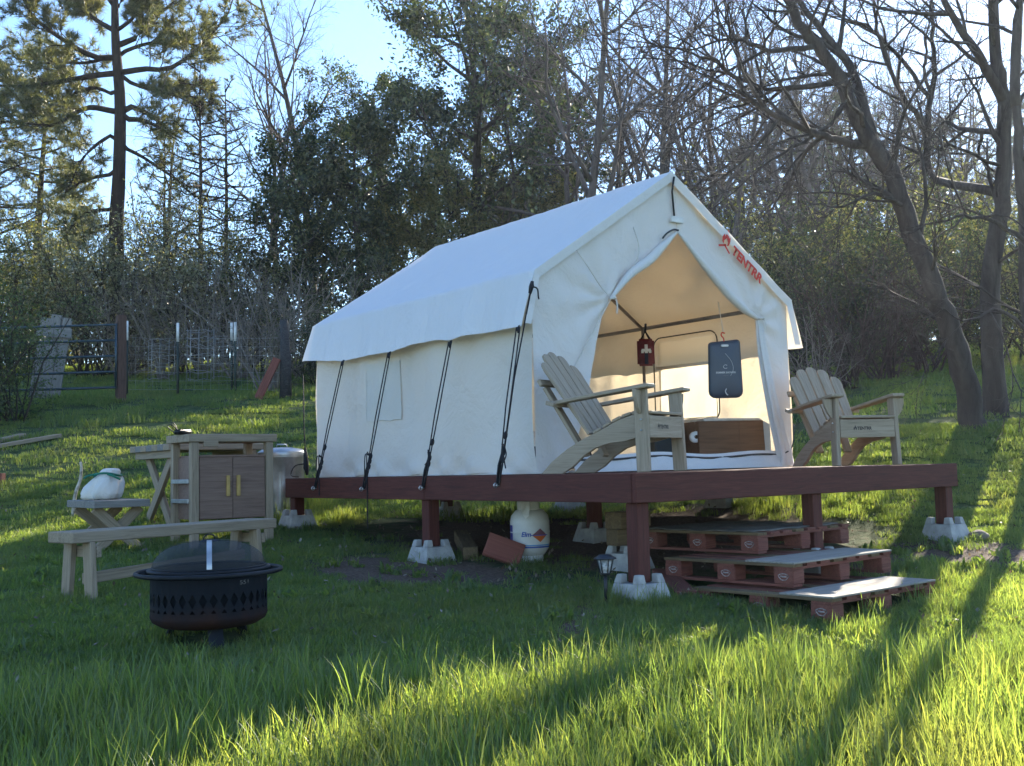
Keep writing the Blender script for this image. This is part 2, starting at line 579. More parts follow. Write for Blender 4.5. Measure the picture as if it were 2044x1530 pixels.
def grassmat(name, dark, mid, light, tfac=0.60, tmul=(3.3, 2.6, 0.88)):
    t = NT(name)
    r = t.island()
    g = t.noise(t.new('ShaderNodeNewGeometry').outputs['Position'], 1.1, 4, 0.6)
    oi = t.rand()
    k = t.math('ADD', t.math('MULTIPLY', r, 0.4), t.math('ADD', t.math('MULTIPLY', g, 0.5), t.math('MULTIPLY', oi, 0.2)))
    c = t.ramp(k, [(0.2, dark), (0.55, mid), (0.9, light)])
    dry = t.math('GREATER_THAN', r, 0.972)
    c = t.mix(dry, c, (0.26, 0.23, 0.13))
    g2 = t.noise(t.new('ShaderNodeNewGeometry').outputs['Position'], 0.7, 5, 0.65, 0.8)
    pk = t.ramp(g2, [(0.50, (0, 0, 0)), (0.70, (0.45, 0.45, 0.45))])
    c = t.mix(pk, c, (0.115, 0.130, 0.068))
    tc = t.mix(1.0, c, tmul, 'MULTIPLY')
    return t.thin(c, tc, tfac, None, 0.03, 0.45)


GRASS = grassmat('lush_grass', (0.050, 0.098, 0.042), (0.088, 0.152, 0.060), (0.160, 0.205, 0.085))

# ground: soil and turf
t = NT('turf_and_soil')
pos = t.new('ShaderNodeNewGeometry').outputs['Position']
n1 = t.noise(pos, 0.55, 6, 0.6)
n2 = t.noise(pos, 7.0, 6, 0.7)
n3 = t.noise(pos, 45.0, 4, 0.6)
turf = t.ramp(n2, [(0.3, (0.034, 0.055, 0.022)), (0.5, (0.065, 0.100, 0.036)), (0.68, (0.115, 0.140, 0.058)), (0.8, (0.16, 0.14, 0.075))])
soil = t.ramp(n3, [(0.3, (0.075, 0.052, 0.038)), (0.6, (0.16, 0.115, 0.088)), (0.8, (0.28, 0.22, 0.17))])


def spot(x, y, rx, ry, rot=0.0):
    mp = t.new('ShaderNodeMapping', vector_type='TEXTURE')
    mp.inputs['Location'].default_value = (x, y, 0)
    mp.inputs['Rotation'].default_value = (0, 0, rot)
    mp.inputs['Scale'].default_value = (rx, ry, 1000)
    t.L(pos, mp.inputs['Vector'])
    ln = t.new('ShaderNodeVectorMath', operation='LENGTH')
    t.L(mp.outputs['Vector'], ln.inputs[0])
    return t.math('SUBTRACT', 1.0, ln.outputs['Value'])


DIRT = [(-0.35, 2.05, 0.75, 1.25, 0.2), (-0.55, -0.05, 0.16, 0.55, -0.9), (1.9, 2.5, 2.1, 2.6, 0), (3.2, -0.35, 0.55, 0.75, 0.3), (6.2, 5.2, 1.2, 1.6, 0.4), (2.2, 0.2, 0.7, 0.8, 0)]
acc = None
for s_ in DIRT:
    f = spot(*s_)
    acc = f if acc is None else t.math('MAXIMUM', acc, f)
k = t.math('ADD', acc, t.math('MULTIPLY', t.math('SUBTRACT', n2, 0.5), 0.9))
kk = t.ramp(k, [(0.05, (0, 0, 0)), (0.35, (1, 1, 1))])
k2 = t.ramp(n1, [(0.60, (0, 0, 0)), (0.75, (0.6, 0.6, 0.6))])
t.base(t.mix(t.mix(1.0, kk, k2, 'LIGHTEN'), turf, soil), 0.95, t.bump(t.math('ADD', n2, t.math('MULTIPLY', n3, 0.4)), 0.9, 0.05), spec=0.15)
GROUND = t.m

# ------------------------------------------------------------------ terrain
PROF = {
    -0.32: [(-80, -2.2), (0, -1.4), (4, -1.02), (5.8, -.79), (7, -.75), (9.3, -.575), (10.8, -.40), (12.5, .05), (15, .58), (18.5, 1.33), (22, 1.85), (28, 2.9), (36, 3.8), (50, 4.4), (140, 4.6), (900, 4.6)],
    0.05: [(-80, -2.2), (0, -1.4), (4, -1.06), (6.6, -.775), (8.5, -.67), (10.5, -.56), (12.8, -.46), (14.5, -.1), (20, 1.4), (28, 2.9), (36, 3.8), (50, 4.4), (140, 4.6), (900, 4.6)],
    0.38: [(-80, -2.2), (0, -1.4), (4, -1.09), (6.3, -.88), (7.2, -.81), (8.7, -.655), (10, -.32), (12.2, .40), (14, .78), (20, 1.8), (28, 3.0), (36, 3.8), (50, 4.4), (140, 4.6), (900, 4.6)],
}
_dg = np.linspace(-90, 900, 9901)
_tab = []
for s_, pr in PROF.items():
    a = np.interp(_dg, [p[0] for p in pr], [p[1] for p in pr])
    kern = np.exp(-0.5*(np.arange(-15, 16)/6.0)**2); kern /= kern.sum()
    a = np.convolve(np.pad(a, 15, mode='edge'), kern, mode='valid')
    _tab.append(a)


def ground(x, y, rough=True):
    x = np.asarray(x, float); y = np.asarray(y, float)
    dx, dy = x-CAM[0], y-CAM[1]
    u = dx*RH[0]+dy*RH[1]; d = dx*FH[0]+dy*FH[1]
    s = np.clip(u/np.maximum(d, 2.0), -0.32, 0.38)
    z = [np.interp(d, _dg, tb) for tb in _tab]
    a = np.clip((s+0.32)/0.37, 0, 1); a = a*a*(3-2*a)
    b = np.clip((s-0.05)/0.33, 0, 1); b = b*b*(3-2*b)
    g = np.where(s < 0.05, z[0]*(1-a)+z[1]*a, z[1]*(1-b)+z[2]*b)
    if rough:
        amp = np.clip((d-8)/14, 0.12, 1)
        g = g + amp*(0.06*np.sin(x*0.9+1.3*np.sin(y*0.5))*np.cos(y*0.8+0.4) + 0.025*np.sin(x*2.3+y*1.7)*np.sin(y*2.9-x))
    return g


def gz(x, y):
    return float(ground(x, y))


def axis(segs):
    out = []
    for a, b, st in segs:
        out += list(np.arange(a, b, st))
    return np.array(out + [segs[-1][1]])


uu = axis([(-600, -60, 45), (-60, -20, 2.5), (-20, -9, 0.5), (-9, 9, 0.14), (9, 20, 0.5), (20, 60, 2.5), (60, 600, 45)])
dd = axis([(-80, -10, 10), (-10, 2, 1.0), (2, 13, 0.14), (13, 32, 0.3), (32, 60, 2), (60, 860, 50)])
UU, DD = np.meshgrid(uu, dd, indexing='ij')
GX = CAM[0]+UU*RH[0]+DD*FH[0]; GY = CAM[1]+UU*RH[1]+DD*FH[1]
P = np.stack([GX, GY, ground(GX, GY)], -1)
P = P[:, ::-1]
go = link('ground', grid_mesh('ground', P), GROUND, None, None, True)
tag(go, kind='structure')

# ------------------------------------------------------------------ deck platform and its piers
LX, LY, HB = 3.569, 4.825, 0.184
rng = random.Random(5)
deck = thing('deck_platform', 'dark red stained wooden deck platform carrying the canvas tent', 'deck')
TOP = -0.002
plank('rim_board', WOODRED, deck, (-0.003, 0.02, -HB/2), (-0.003, 2.36, -HB/2), HB, 0.038, (1, 0, 0), 0.005)
plank('rim_board', WOODRED, deck, (-0.003, 2.364, -HB/2), (-0.003, LY, -HB/2), HB, 0.038, (1, 0, 0), 0.005)
plank('rim_board', WOODRED, deck, (-0.024, -0.003, -HB/2), (LX+0.024, -0.003, -HB/2), HB+0.002, 0.038, (0, 1, 0), 0.005)
plank('rim_board', WOODRED, deck, (LX+0.003, 0.02, -HB/2), (LX+0.003, LY, -HB/2), HB, 0.038, (1, 0, 0), 0.005)
plank('rim_board', WOODRED, deck, (0.02, LY-0.02, -HB/2), (LX-0.02, LY-0.02, -HB/2), HB, 0.038, (0, 1, 0), 0.005)
nb = 33
for i in range(nb):
    y = 0.02+(LY-0.06)*(i+0.5)/nb
    plank('deck_board', WOODRED, deck, (0.018, y, -0.017), (LX-0.018, y, -0.017), (LY-0.06)/nb-0.005, 0.028, (0, 0, 1), 0.003)
for i in range(1, 9):
    x = LX*i/9
    plank('joist', WOODRED, deck, (x, 0.02, -0.11), (x, LY-0.05, -0.11), 0.14, 0.038, (1, 0, 0), 0)


def pier_mesh():
    bm = bmesh.new()
    def fr(x0, x1, y0, y1, z0, z1):
        s0 = 1.0
        def k(z): return 1.0-(z/0.19)*0.34
        vs = []
        for z in (z0, z1):
            f = k(z)
            for (x, y) in ((x0, y0), (x1, y0), (x1, y1), (x0, y1)):
                vs.append(bm.verts.new((math.copysign(abs(x)*f if abs(x) > 0.1 else abs(x), x), math.copysign(abs(y)*f if abs(y) > 0.1 else abs(y), y), z)))
        for q in ((3, 2, 1, 0), (4, 5, 6, 7), (0, 1, 5, 4), (1, 2, 6, 5), (2, 3, 7, 6), (3, 0, 4, 7)):
            bm.faces.new([vs[i] for i in q])
    h = 0.15
    fr(-h, h, -h, h, 0, 0.135)
    for sx in (-1, 1):
        for sy in (-1, 1):
            xs = sorted((sx*h, sx*0.052)); ys = sorted((sy*h, sy*0.052))
            fr(xs[0], xs[1], ys[0], ys[1], 0.1352, 0.19)
    bmesh.ops.bevel(bm, geom=bm.edges[:], offset=0.004, segments=1, affect='EDGES')
    me = bpy.data.meshes.new('concrete_pier')
    bm.to_mesh(me); bm.free()
    me.materials.append(CONCRETE)
    return me


PIER = pier_mesh()
posts = [(0.062, 0.062, 'concrete pier block under the front corner post next to the path light'),
         (0.062, 2.40, 'concrete pier block under the middle post of the long side with guy ropes'),
         (0.062, 4.74, 'concrete pier block under the back corner post beside the galvanised can'),
         (1.79, 0.062, 'concrete pier block under the front middle post behind the pallet steps'),
         (LX-0.062, 0.062, 'concrete pier block with a stone beside it under the far front corner'),
         (1.79, 2.40, 'concrete pier block under the centre of the deck'),
         (1.79, 4.74, 'concrete pier block under the middle of the back edge of the deck'),
         (LX-0.062, 2.40, 'concrete pier block under the middle of the far long side of the deck'),
         (LX-0.062, 4.74, 'concrete pier block under the far back corner of the deck')]
for x, y, lab in posts:
    z0 = gz(x, y)-0.025
    o = link('concrete_pier', PIER, CONCRETE, None, Matrix.Translation((x, y, z0)))
    tag(o, lab, 'pier block', 'concrete piers under the deck')
    plank('post', WOODRED, deck, (x, y, z0+0.137), (x, y, -HB-0.002 if (x < 1 or x > 3 or y < 1 or y > 4) else -0.183), 0.102, 0.102, (1, 0, 0), 0.005)
# extra support with stacked timber near the path light
z0 = gz(0.85, 1.0)-0.02
o = link('concrete_pier', PIER, CONCRETE, None, Matrix.Translation((0.85, 1.0, z0)) @ Matrix.Rotation(0.15, 4, 'Z'))
tag(o, 'concrete pier block under stacked timber offcuts in the shade of the deck', 'pier block', 'concrete piers under the deck')
zb = z0+0.191
o = plank('timber_block', TIMBER, None, (0.72, 1.02, zb+0.06), (1.02, 0.98, zb+0.06), 0.14, 0.118, (0, 0, 1), 0.006)
tag(o, 'yellowish timber offcut resting on the shaded pier block', 'timber block')
o = plank('timber_block', TIMBER, None, (0.70, 0.98, zb+0.183), (1.06, 1.04, zb+0.183), 0.15, 0.12, (0, 0, 1), 0.006)
tag(o, 'brown timber offcut on top of the yellowish offcut under the deck', 'timber block')
o = plank('timber_beam', TIMBER, None, (0.9, 3.2, gz(0.9, 3.2)+0.05), (0.3, 2.2, gz(0.3, 2.2)+0.05), 0.12, 0.10, (0, 0, 1), 0.006)
tag(o, 'old timber beam lying on the ground behind the gas cylinder', 'beam')

# ------------------------------------------------------------------ tent
TX0, TX1, TY0, TY1 = 0.309, 3.26, 1.36, 4.80
EH, RHT, XM = 1.492, 2.455, 1.785
tent = thing('canvas_tent', 'white canvas wall tent with tied-back door and sloping fly sheet', 'tent')


def fold(x, y, z):
    return (0.5*np.sin(7.1*x+3.3*y+1.7*z+1.5*np.sin(2.3*y+z)) + 0.3*np.sin(15*x-9*y+4*z+2*np.sin(3*z)) + 0.2*np.sin(27*y+11*z+19*x))


def fly_side(sgn):
    ny, ns, nv = 170, 44, 18
    ys = np.linspace(1.305, 4.85, ny)
    P = np.zeros((ny, ns+nv, 3))
    guys = np.array([3.98, 3.155, 2.22, 1.33])
    for j in range(ns+nv):
        if j < ns:
            tt = j/(ns-1)
            w = (XM-0.30)*tt
            z = RHT+0.012-(RHT-EH)*tt*1.0
            sag = -0.022*np.sin(math.pi*tt)*(0.4+0.6*np.abs(np.sin((ys-1.5)/1.64*math.pi)))
            ph = ys*17+5.5*tt+1.4*np.sin(ys*3.1+tt*4)
            zz = z+sag+0.004*fold(tt*1.5*np.ones_like(ys), ys, tt*2)+math.sin(math.pi*min(1, tt+.05))**.5*(0.0045*np.sin(ph)*np.sin(ys*2.3+3*tt)**2+0.0025*np.sin(2.3*ph+4*tt))
            xx = w+np.zeros_like(ys)
        else:
            tv = (j-ns+1)/nv
            near = np.exp(-((ys[:, None]-guys[None, :])/0.16)**2).sum(1)
            w = (XM-0.30)+0.115*tv
            xx = w+0.010*tv*np.sin(ys*21+2*np.sin(ys*4)+tv)*(.4+.6*np.sin(ys*1.9)**2)+0.016*tv*np.sin(ys*9.0+1.0)+0.012*tv*fold(ys*0.6, ys, 0.4*tv)+0.022*near*tv
            zz = EH+0.012-(0.425-(0.018+.012*np.sin(ys*3.1))*tv*(1-near)+0.022*np.clip((ys-4.3)/.5, 0, 1)*-2.2)*tv-0.006
        P[:, j, 0] = XM-sgn*xx
        P[:, j, 1] = ys
        P[:, j, 2] = zz
    me = grid_mesh('fly_panel', P)
    return link('fly_panel', me, FLY, tent, None, True)


f1 = fly_side(1); f2 = fly_side(-1)
# bound edge of the fly at the front gable
for sgn in (1, -1):
    n = 30
    P = np.zeros((n, 4, 3))
    for i in range(n):
        tt = i/(n-1)
        x = XM-sgn*(XM-0.297)*tt
        z = RHT+0.008-(RHT-EH)*tt
        for j in range(4):
            P[i, j] = (x, 1.303+0.005*j+0.003*math.sin(i*.8), z-0.028*j)
    link('fly_edge_band', grid_mesh('fly_edge_band', P), FLY, tent, None, True)
    P = np.zeros((16, 4, 3))
    for i in range(16):
        tt = i/15
        for j in range(4):
            P[i, j] = (XM-sgn*(XM-0.297+0.10*tt-0.022*j), 1.303+0.004*j, EH+0.006-0.40*tt)
    link('fly_edge_band', grid_mesh('fly_edge_band', P), FLY, tent, None, True)

# inner roof
for sgn in (1, -1):
    ys = np.linspace(1.37, 4.79, 40); ts = np.linspace(0, 1, 20)
    P = np.zeros((40, 20, 3))
    for j, tt in enumerate(ts):
        P[:, j, 0] = XM-sgn*(XM-TX0-0.01)*tt
        P[:, j, 1] = ys
        P[:, j, 2] = RHT-0.035-(RHT-EH)*tt+0.012*np.sin(math.pi*tt)*fold(tt*2+0*ys, ys, tt)-0.015*math.sin(math.pi*tt)
    link('inner_roof', grid_mesh('inner_roof', P), CANVAS, tent, None, True)

# side walls
def wall_x(Y, Z, xw, out):
    env = np.sin(np.clip(Z/EH, 0, 1)*math.pi*0.9+0.15)
    X = xw+out*(0.012*fold(Y*0.55, Y*0.4, Z*0.7)*env+0.013*np.sin(Y*5.2+0.8*np.sin(Z*3))*env+0.005*np.sin(Y*17+3*np.sin(Y*2.1)+1.2*Z)*np.clip(Z/EH, 0, 1) + 0.018*np.exp(-((Z-0.05)/0.07)**2)*np.sin(Y*13+np.sin(Y*5)))
    return X + 0.6*(X-xw) + out*(-0.02)*np.sin((Y-TY0)/(TY1-TY0)*math.pi)*env


def side_wall(xw, out):
    ny, nz = 110, 46
    ys = np.linspace(TY0, TY1, ny); zs = np.linspace(0.004, EH-0.01, nz)
    Y, Z = np.meshgrid(ys, zs, indexing='ij')
    X = wall_x(Y, Z, xw, out)
    Z = Z + 0.012*np.exp(-(Z/0.05)**2)*np.sin(Y*7)
    Z = np.maximum(Z, 0.003)
    me = grid_mesh('side_wall', np.stack([X, Y, Z], -1))
    if out > 0:      # window opening in the far wall
        bm = bmesh.new(); bm.from_mesh(me)
        kill = [f for f in bm.faces if 2.21 < f.calc_center_median().y < 2.95 and 0.51 < f.calc_center_median().z < 1.27]
        bmesh.ops.delete(bm, geom=kill, context='FACES')
        bm.to_mesh(me); bm.free()
    return link('side_wall', me, CANVAS, tent, None, True)


wl = side_wall(TX0, -1)
wr = side_wall(TX1, 1)
# closed window flap on the long side wall
for (ya, yb, za, zb_) in ((3.27, 3.79, 0.50, 1.02),):
    P = np.zeros((14, 14, 3))
    for i in range(14):
        for j in range(14):
            y_, z_ = ya+(yb-ya)*i/13, za+(zb_-za)*j/13
            P[i, j] = (float(wall_x(y_, z_, TX0, -1))-0.008-0.003*math.sin(i*1.3+j*0.4), y_, z_+0.008*math.sin(i*1.1)*(j == 0))
    w = link('window_flap', grid_mesh('window_flap', P), CANVAS, wl, None, True)
    tube_obj('piping', [poly([tuple(P[i_, j_]) for i_, j_ in [(0, k) for k in range(13, -1, -2)]+[(k, 0) for k in range(0, 14, 2)]+[(13, k) for k in range(0, 14, 2)]], 0.004, 5)], CANVAS, w)
# rear wall
ys = np.linspace(TX0, TX1, 40); zs = np.linspace(0, 1, 24)
P = np.zeros((40, 24, 3))
for i, x in enumerate(ys):
    top = EH+(RHT-0.03-EH)*(1-abs(x-XM)/(XM-TX0))
    for j, tt in enumerate(zs):
        P[i, j] = (x, TY1+0.012*math.sin(x*8+tt*3), 0.004+top*tt)
link('rear_wall', grid_mesh('rear_wall', P), CANVAS, tent, None, True)
box_obj('tent_floor', CANVAS_FRONT, tent, (TX0+0.01, TY0+0.02, 0.001), (TX1-0.01, TY1-0.02, 0.012), 0)

# front wall: two panels with the door edge between them
ILz = [0.0, .074, .433, .938, 1.25, 1.347, 1.574, 1.70, 1.85, 1.968]
ILx = [.60, .646, .785, .933, 1.03, 1.07, 1.30, 1.53, 1.715, 1.865]
IRz = [0.0, .144, .234, .765, 1.20, 1.296, 1.489, 1.722, 1.968]
IRx = [3.17, 3.14, 3.09, 2.94, 2.87, 2.83, 2.47, 2.165, 1.872]


def front_panel(left):
    nz, nx = 90, 44
    P = np.zeros((nz, nx, 3))
    zs = np.linspace(0.004, RHT-0.02, nz)
    tie = (1.07, 1.347) if left else (2.83, 1.296)
    for i, z in enumerate(zs):
        if left:
            a = TX0 if z < EH-.02 else TX0+(z-EH+.02)*(XM-TX0)/(RHT-EH)
            b = np.interp(z, ILz, ILx) if z < 1.968 else 1.868
            b = min(b, 1.868) if z < 2.40 else 1.79
        else:
            b = TX1 if z < EH-.02 else TX1-(z-EH+.02)*(TX1-XM)/(RHT-EH)
            a = np.interp(z, IRz, IRx) if z < 1.968 else 1.8685
            if z > 2.40: a = 1.79
        if b < a: a = b
        for j in range(nx):
            x = a+(b-a)*j/(nx-1)
            dx, dz = x-tie[0], z-tie[1]
            r = math.hypot(dx, dz); an = math.atan2(dz, dx)
            y = TY0
            env = min(1.0, (x-TX0)*6, (TX1-x)*6)
            y += 0.022*env*math.exp(-r/0.45)*math.sin(an*9+0.5)*min(1, r*8)
            y += 0.012*env*float(fold(x*1.4, 0.3*z, z*1.1))
            y -= 0.020*env*math.exp(-((r-0.05)/0.10)**2)
            if z < 0.08: y += 0.02*math.sin(x*17)*(1-z/0.08)
            P[i, j] = (x, y, z)
    return link('front_wall', grid_mesh('front_wall', P), CANVAS_FRONT, tent, None, True)


fl = front_panel(True); fr_ = front_panel(False)


def drape(name, path, r0, r1, nf, amp, mat=CANVAS_FRONT, flat=0.6, n=40, seed=0):
    """hanging folded cloth bundle along a path: lofted star-shaped section"""
    S = smooth_path(path, n)
    m = 48
    P = np.zeros((m, n, 3))
    for k in range(n):
        tt = k/(n-1)
        rr = r0+(r1-r0)*tt
        for i in range(m):
            a = 2*math.pi*i/m
            q = rr*(1+amp*min(1, tt*3+0.15)*math.sin(nf*a+2*tt+seed)+0.25*amp*math.sin(nf*1.7*a+seed*3+5*tt))
            P[i, k] = S[k]+np.array([q*math.cos(a), flat*q*math.sin(a), 0])
    return link(name, grid_mesh(name, P, True), mat, tent, None, True)


df = drape('door_flap', [(2.84, 1.335, 1.31), (2.86, 1.33, 1.1), (2.91, 1.32, .8), (3.0, 1.32, .45), (3.10, 1.32, .13), (3.12, 1.33, .02)], 0.035, 0.085, 5, 0.28)
# rolled door edges from the apex to the ties
rollL = smooth_path([(1.866, 1.345, 1.975), (1.70, 1.335, 1.85), (1.515, 1.33, 1.70), (1.29, 1.325, 1.56), (1.075, 1.325, 1.352)], 30)
rL = 0.006+0.034*np.sin(np.linspace(0.1, math.pi*0.93, 30))
d1 = tube_obj('door_flap', [(rollL, rL, 10)], CANVAS_FRONT, tent)
rollR = smooth_path([(1.872, 1.345, 1.972), (2.17, 1.335, 1.715), (2.46, 1.33, 1.49), (2.66, 1.325, 1.365), (2.84, 1.325, 1.30)], 30)
rR = 0.006+0.032*np.sin(np.linspace(0.1, math.pi*0.93, 30))
tube_obj('door_flap', [(rollR, rR, 10)], CANVAS_FRONT, tent)
for (x, z) in ((1.07, 1.345), (2.84, 1.305)):
    tube_obj('door_tie', [poly(smooth_path([(x-.02, 1.30, z+.012), (x+.02, 1.285, z-.01), (x+.03, 1.285, z-.07), (x+.025, 1.29, z-.12)], 12), 0.006, 6),
                          poly(smooth_path([(x-.025, 1.31, z), (x, 1.275, z+.004), (x+.03, 1.31, z)], 10), 0.011, 6)], CANVAS_FRONT, tent)
# seam lines of the folded-back door
for path in ([(0.732, 1.33, 1.70), (0.86, 1.325, 1.56), (0.97, 1.32, 1.43), (1.06, 1.31, 1.355)], [(1.06, 1.31, 1.345), (0.92, 1.33, 1.13), (0.78, 1.335, .93), (0.647, 1.335, .75)],
             [(1.35, 1.335, 1.95), (1.40, 1.33, 1.80), (1.36, 1.33, 1.66), (1.22, 1.32, 1.50), (1.09, 1.315, 1.37)]):
    tube_obj('seam', [poly(smooth_path(path, 16), 0.0045, 5)], CANVAS, tent)
# threshold with zip
P = np.zeros((50, 5, 3))
for i in range(50):
    x = 0.64+(3.14-0.64)*i/49
    for j in range(5):
        P[i, j] = (x, 1.30+0.02*j+0.008*math.sin(i*.9), 0.004+(0.135+0.012*math.sin(x*5))*(j/4)**0.8)
th = link('door_threshold', grid_mesh('door_threshold', P), CANVAS_FRONT, tent, None, True)
tube_obj('zip', [poly([(x, 1.352+.004*math.sin(x*9), 0.105+0.012*math.sin(x*5)) for x in np.linspace(0.66, 3.12, 40)], 0.009, 5)], BLACKPL, th)
tube_obj('zip', [poly(smooth_path([(3.06, 1.29, .12), (3.13, 1.27, .16), (3.17, 1.27, .25), (3.19, 1.28, .38)], 14), 0.006, 5)], BLACKPL, df)
tube_obj('zip', [poly(smooth_path([(1.868, 1.335, 1.985), (1.80, 1.325, 1.98), (1.72, 1.32, 1.94), (1.66, 1.315, 1.89)], 12), 0.008, 5)], BLACKPL, tent)
# gable strap and vent patch
tube_obj('gable_strap', [poly([(1.80, 1.296, 2.42), (1.805, 1.33, 2.30), (1.825, 1.335, 2.10)], 0.009, 6)], BLACKPL, tent)
box_obj('reinforcement_patch', PAPER, tent, (1.78, 1.318, 2.045), (1.92, 1.338, 2.095), 0.004)

# printed flame and name along the gable slope
slope = math.atan2(RHT-EH, TX1-XM)
me = text_mesh('TENTRR', 0.112, 0.005)
ux = Vector((math.cos(slope), 0, -math.sin(slope))); uz = Vector((math.sin(slope), 0, math.cos(slope)))
me.transform(Matrix.Scale(1.05, 4, (1, 0, 0)))
link('lettering', me, PRINTRED, tent, frame((2.685, 1.306, 1.765), ux, uz, Vector((0, -1, 0))))
bm = bmesh.new()
fl_pts = [(-.045, .0), (-.052, .04), (-.032, .08), (-.022, .055), (-.008, .10), (.0, .138), (.02, .10), (.03, .062), (.042, .085), (.052, .04), (.045, .0), (.022, -.018), (.026, .018), (.0, .048), (-.022, .018), (-.022, -.018)]
bm.faces.new([bm.verts.new((x, z, 0)) for x, z in fl_pts])
for (x, z, a) in ((-.03, -.035, .5), (.03, -.04, -.5)):
    c, s = math.cos(a), math.sin(a)
    bm.faces.new([bm.verts.new((x+c*p-s*q, z+s*p+c*q, 0)) for p, q in ((-.05, -.009), (.05, -.009), (.05, .009), (-.05, .009))])
bm_obj('flame_emblem', bm, PRINTRED, tent, frame((2.415, 1.306, 1.93), Vector((.93, 0, -.37)), Vector((.37, 0, .93)), Vector((0, -1, 0))))

# frame poles
poles = []
for x in (TX0+0.10, TX1-0.085):
    tube_obj('eave_pole', [poly([(x, 1.40, EH-0.045), (x, 4.76, EH-0.045)], 0.019, 10)], STEEL, tent)
tube_obj('ridge_pole', [poly([(XM, 1.40, RHT-0.085), (XM, 4.76, RHT-0.085)], 0.019, 10)], STEEL, tent)
for y in (1.42, 3.12, 4.74):
    for x in (TX0+0.10, TX1-0.085):
        tube_obj('rafter_pole', [poly([(XM, y, RHT-0.085), (x, y, EH-0.05)], 0.017, 8)], STEEL, tent)
        tube_obj('leg_pole', [poly([(x, y, 0.012), (x, y, EH-0.05)], 0.016, 8)], STEEL, tent)

# window seen on the inside of the far wall
ya, yb, za, zb_ = 2.20, 2.96, 0.50, 1.28
P = np.zeros((12, 12, 3))
for i in range(12):
    for j in range(12):
        P[i, j] = (TX1-0.032+0.003*math.sin(i+j), ya+(yb-ya)*i/11, za+(zb_-za)*j/11)
win = link('window', grid_mesh('window', P), WINSCREEN, tent, None, True)


def rrect(x, y0, y1, z0, z1, r, n=6):
    out = []
    for cy, cz, a0 in ((y1-r, z1-r, 0), (y0+r, z1-r, 90), (y0+r, z0+r, 180), (y1-r, z0+r, 270)):
        for k in range(n+1):
            a = RAD(a0+90*k/n)
            out.append((x, cy+r*math.cos(a), cz+r*math.sin(a)))
    return out+[out[0]]


tube_obj('zip', [poly(rrect(TX1-0.05, ya-0.05, yb+0.05, za-0.04, zb_+0.05, 0.10), 0.007, 5)], BLACKPL, win)
tube_obj('window_hem', [poly([(TX1-0.055, ya, 1.02), (TX1-0.055, yb, 1.02)], 0.018, 6)], CANVAS, win)
S = np.array([(TX1-0.085, y, za-0.05) for y in np.linspace(ya-0.03, yb+0.03, 14)])
tube_obj('rolled_window_flap', [(S, 0.040+0.005*np.sin(np.arange(14)*1.7), 10)], CANVAS, win)
tube_obj('flap_strap', [poly([(TX1-0.13, ya+.02, za-.03), (TX1-0.135, ya+.02, za-.06), (TX1-0.11, ya+.02, za-.10)], 0.02, 6)], NAVY, win)

# ------------------------------------------------------------------ guy ropes on the long side
def guy(top, bot, seed, label, tails):
    r = random.Random(seed)
    g = thing('guy_rope', label, 'rope', bot, 0, 'black guy ropes on the long side of the tent')
    b = Vector(bot); tp = Vector(top)-b
    A = []
    for off in (-0.006, 0.014):
        top2 = tp+Vector((0, off*2.2, -abs(off)))
        k = 0.10
        A.append(poly([top2, top2.lerp(Vector((0, 0, 0)), 0.5)+Vector((-.004, off*1.4, -.004)), Vector((0, off*.4, 0.01))], 0.0055, 5))
    tube_obj('rope', A, ROPE, g)
    kn = []
    for q in (0.03, 0.72+r.uniform(-.05, .05), 0.80, 0.84):
        c = tp.lerp(Vector((0, 0, 0)), q)
        rr = 0.010 if q < .1 else 0.013
        dirv = -tp.normalized()
        tube_obj('knot', [poly([c-dirv*0.028, c-dirv*0.012, c+dirv*0.012, c+dirv*0.03], [rr*.5, rr*1.2, rr*1.25, rr*.5], 7)], ROPE, g)
    # doubled purchase below the knot and loose tails
    c = tp.lerp(Vector((0, 0, 0)), 0.76)
    tube_obj('purchase_cord', [poly([c, c*0.5+Vector((-.012, .02, 0)), Vector((-.012, .012, 0))], 0.0085, 5), poly([c, c*0.5+Vector((-.01, -.022, 0)), Vector((-.012, -.010, 0))], 0.0075, 5)], ROPE, g)
    tl = []
    for (dy, dz, hang) in tails:
        s0 = c+Vector((-.015, 0, 0))
        tl.append(poly(smooth_path([s0, s0+Vector((-.03, dy*.6, .01)), s0+Vector((-.035, dy, -dz*.5)), s0+Vector((-.035, dy*hang, -dz))], 14), 0.005, 5))
    if tl: tube_obj('rope_tail', tl, ROPE, g)
    tube_obj('eye_bolt', [poly([(0.02, 0, 0), (-.03, 0, 0)], 0.006, 6), poly([(-.03+.016*math.cos(a), 0.002, .016*math.sin(a)) for a in np.linspace(0, 2*math.pi, 12)], 0.005, 5)], BOLT, g)
    return g


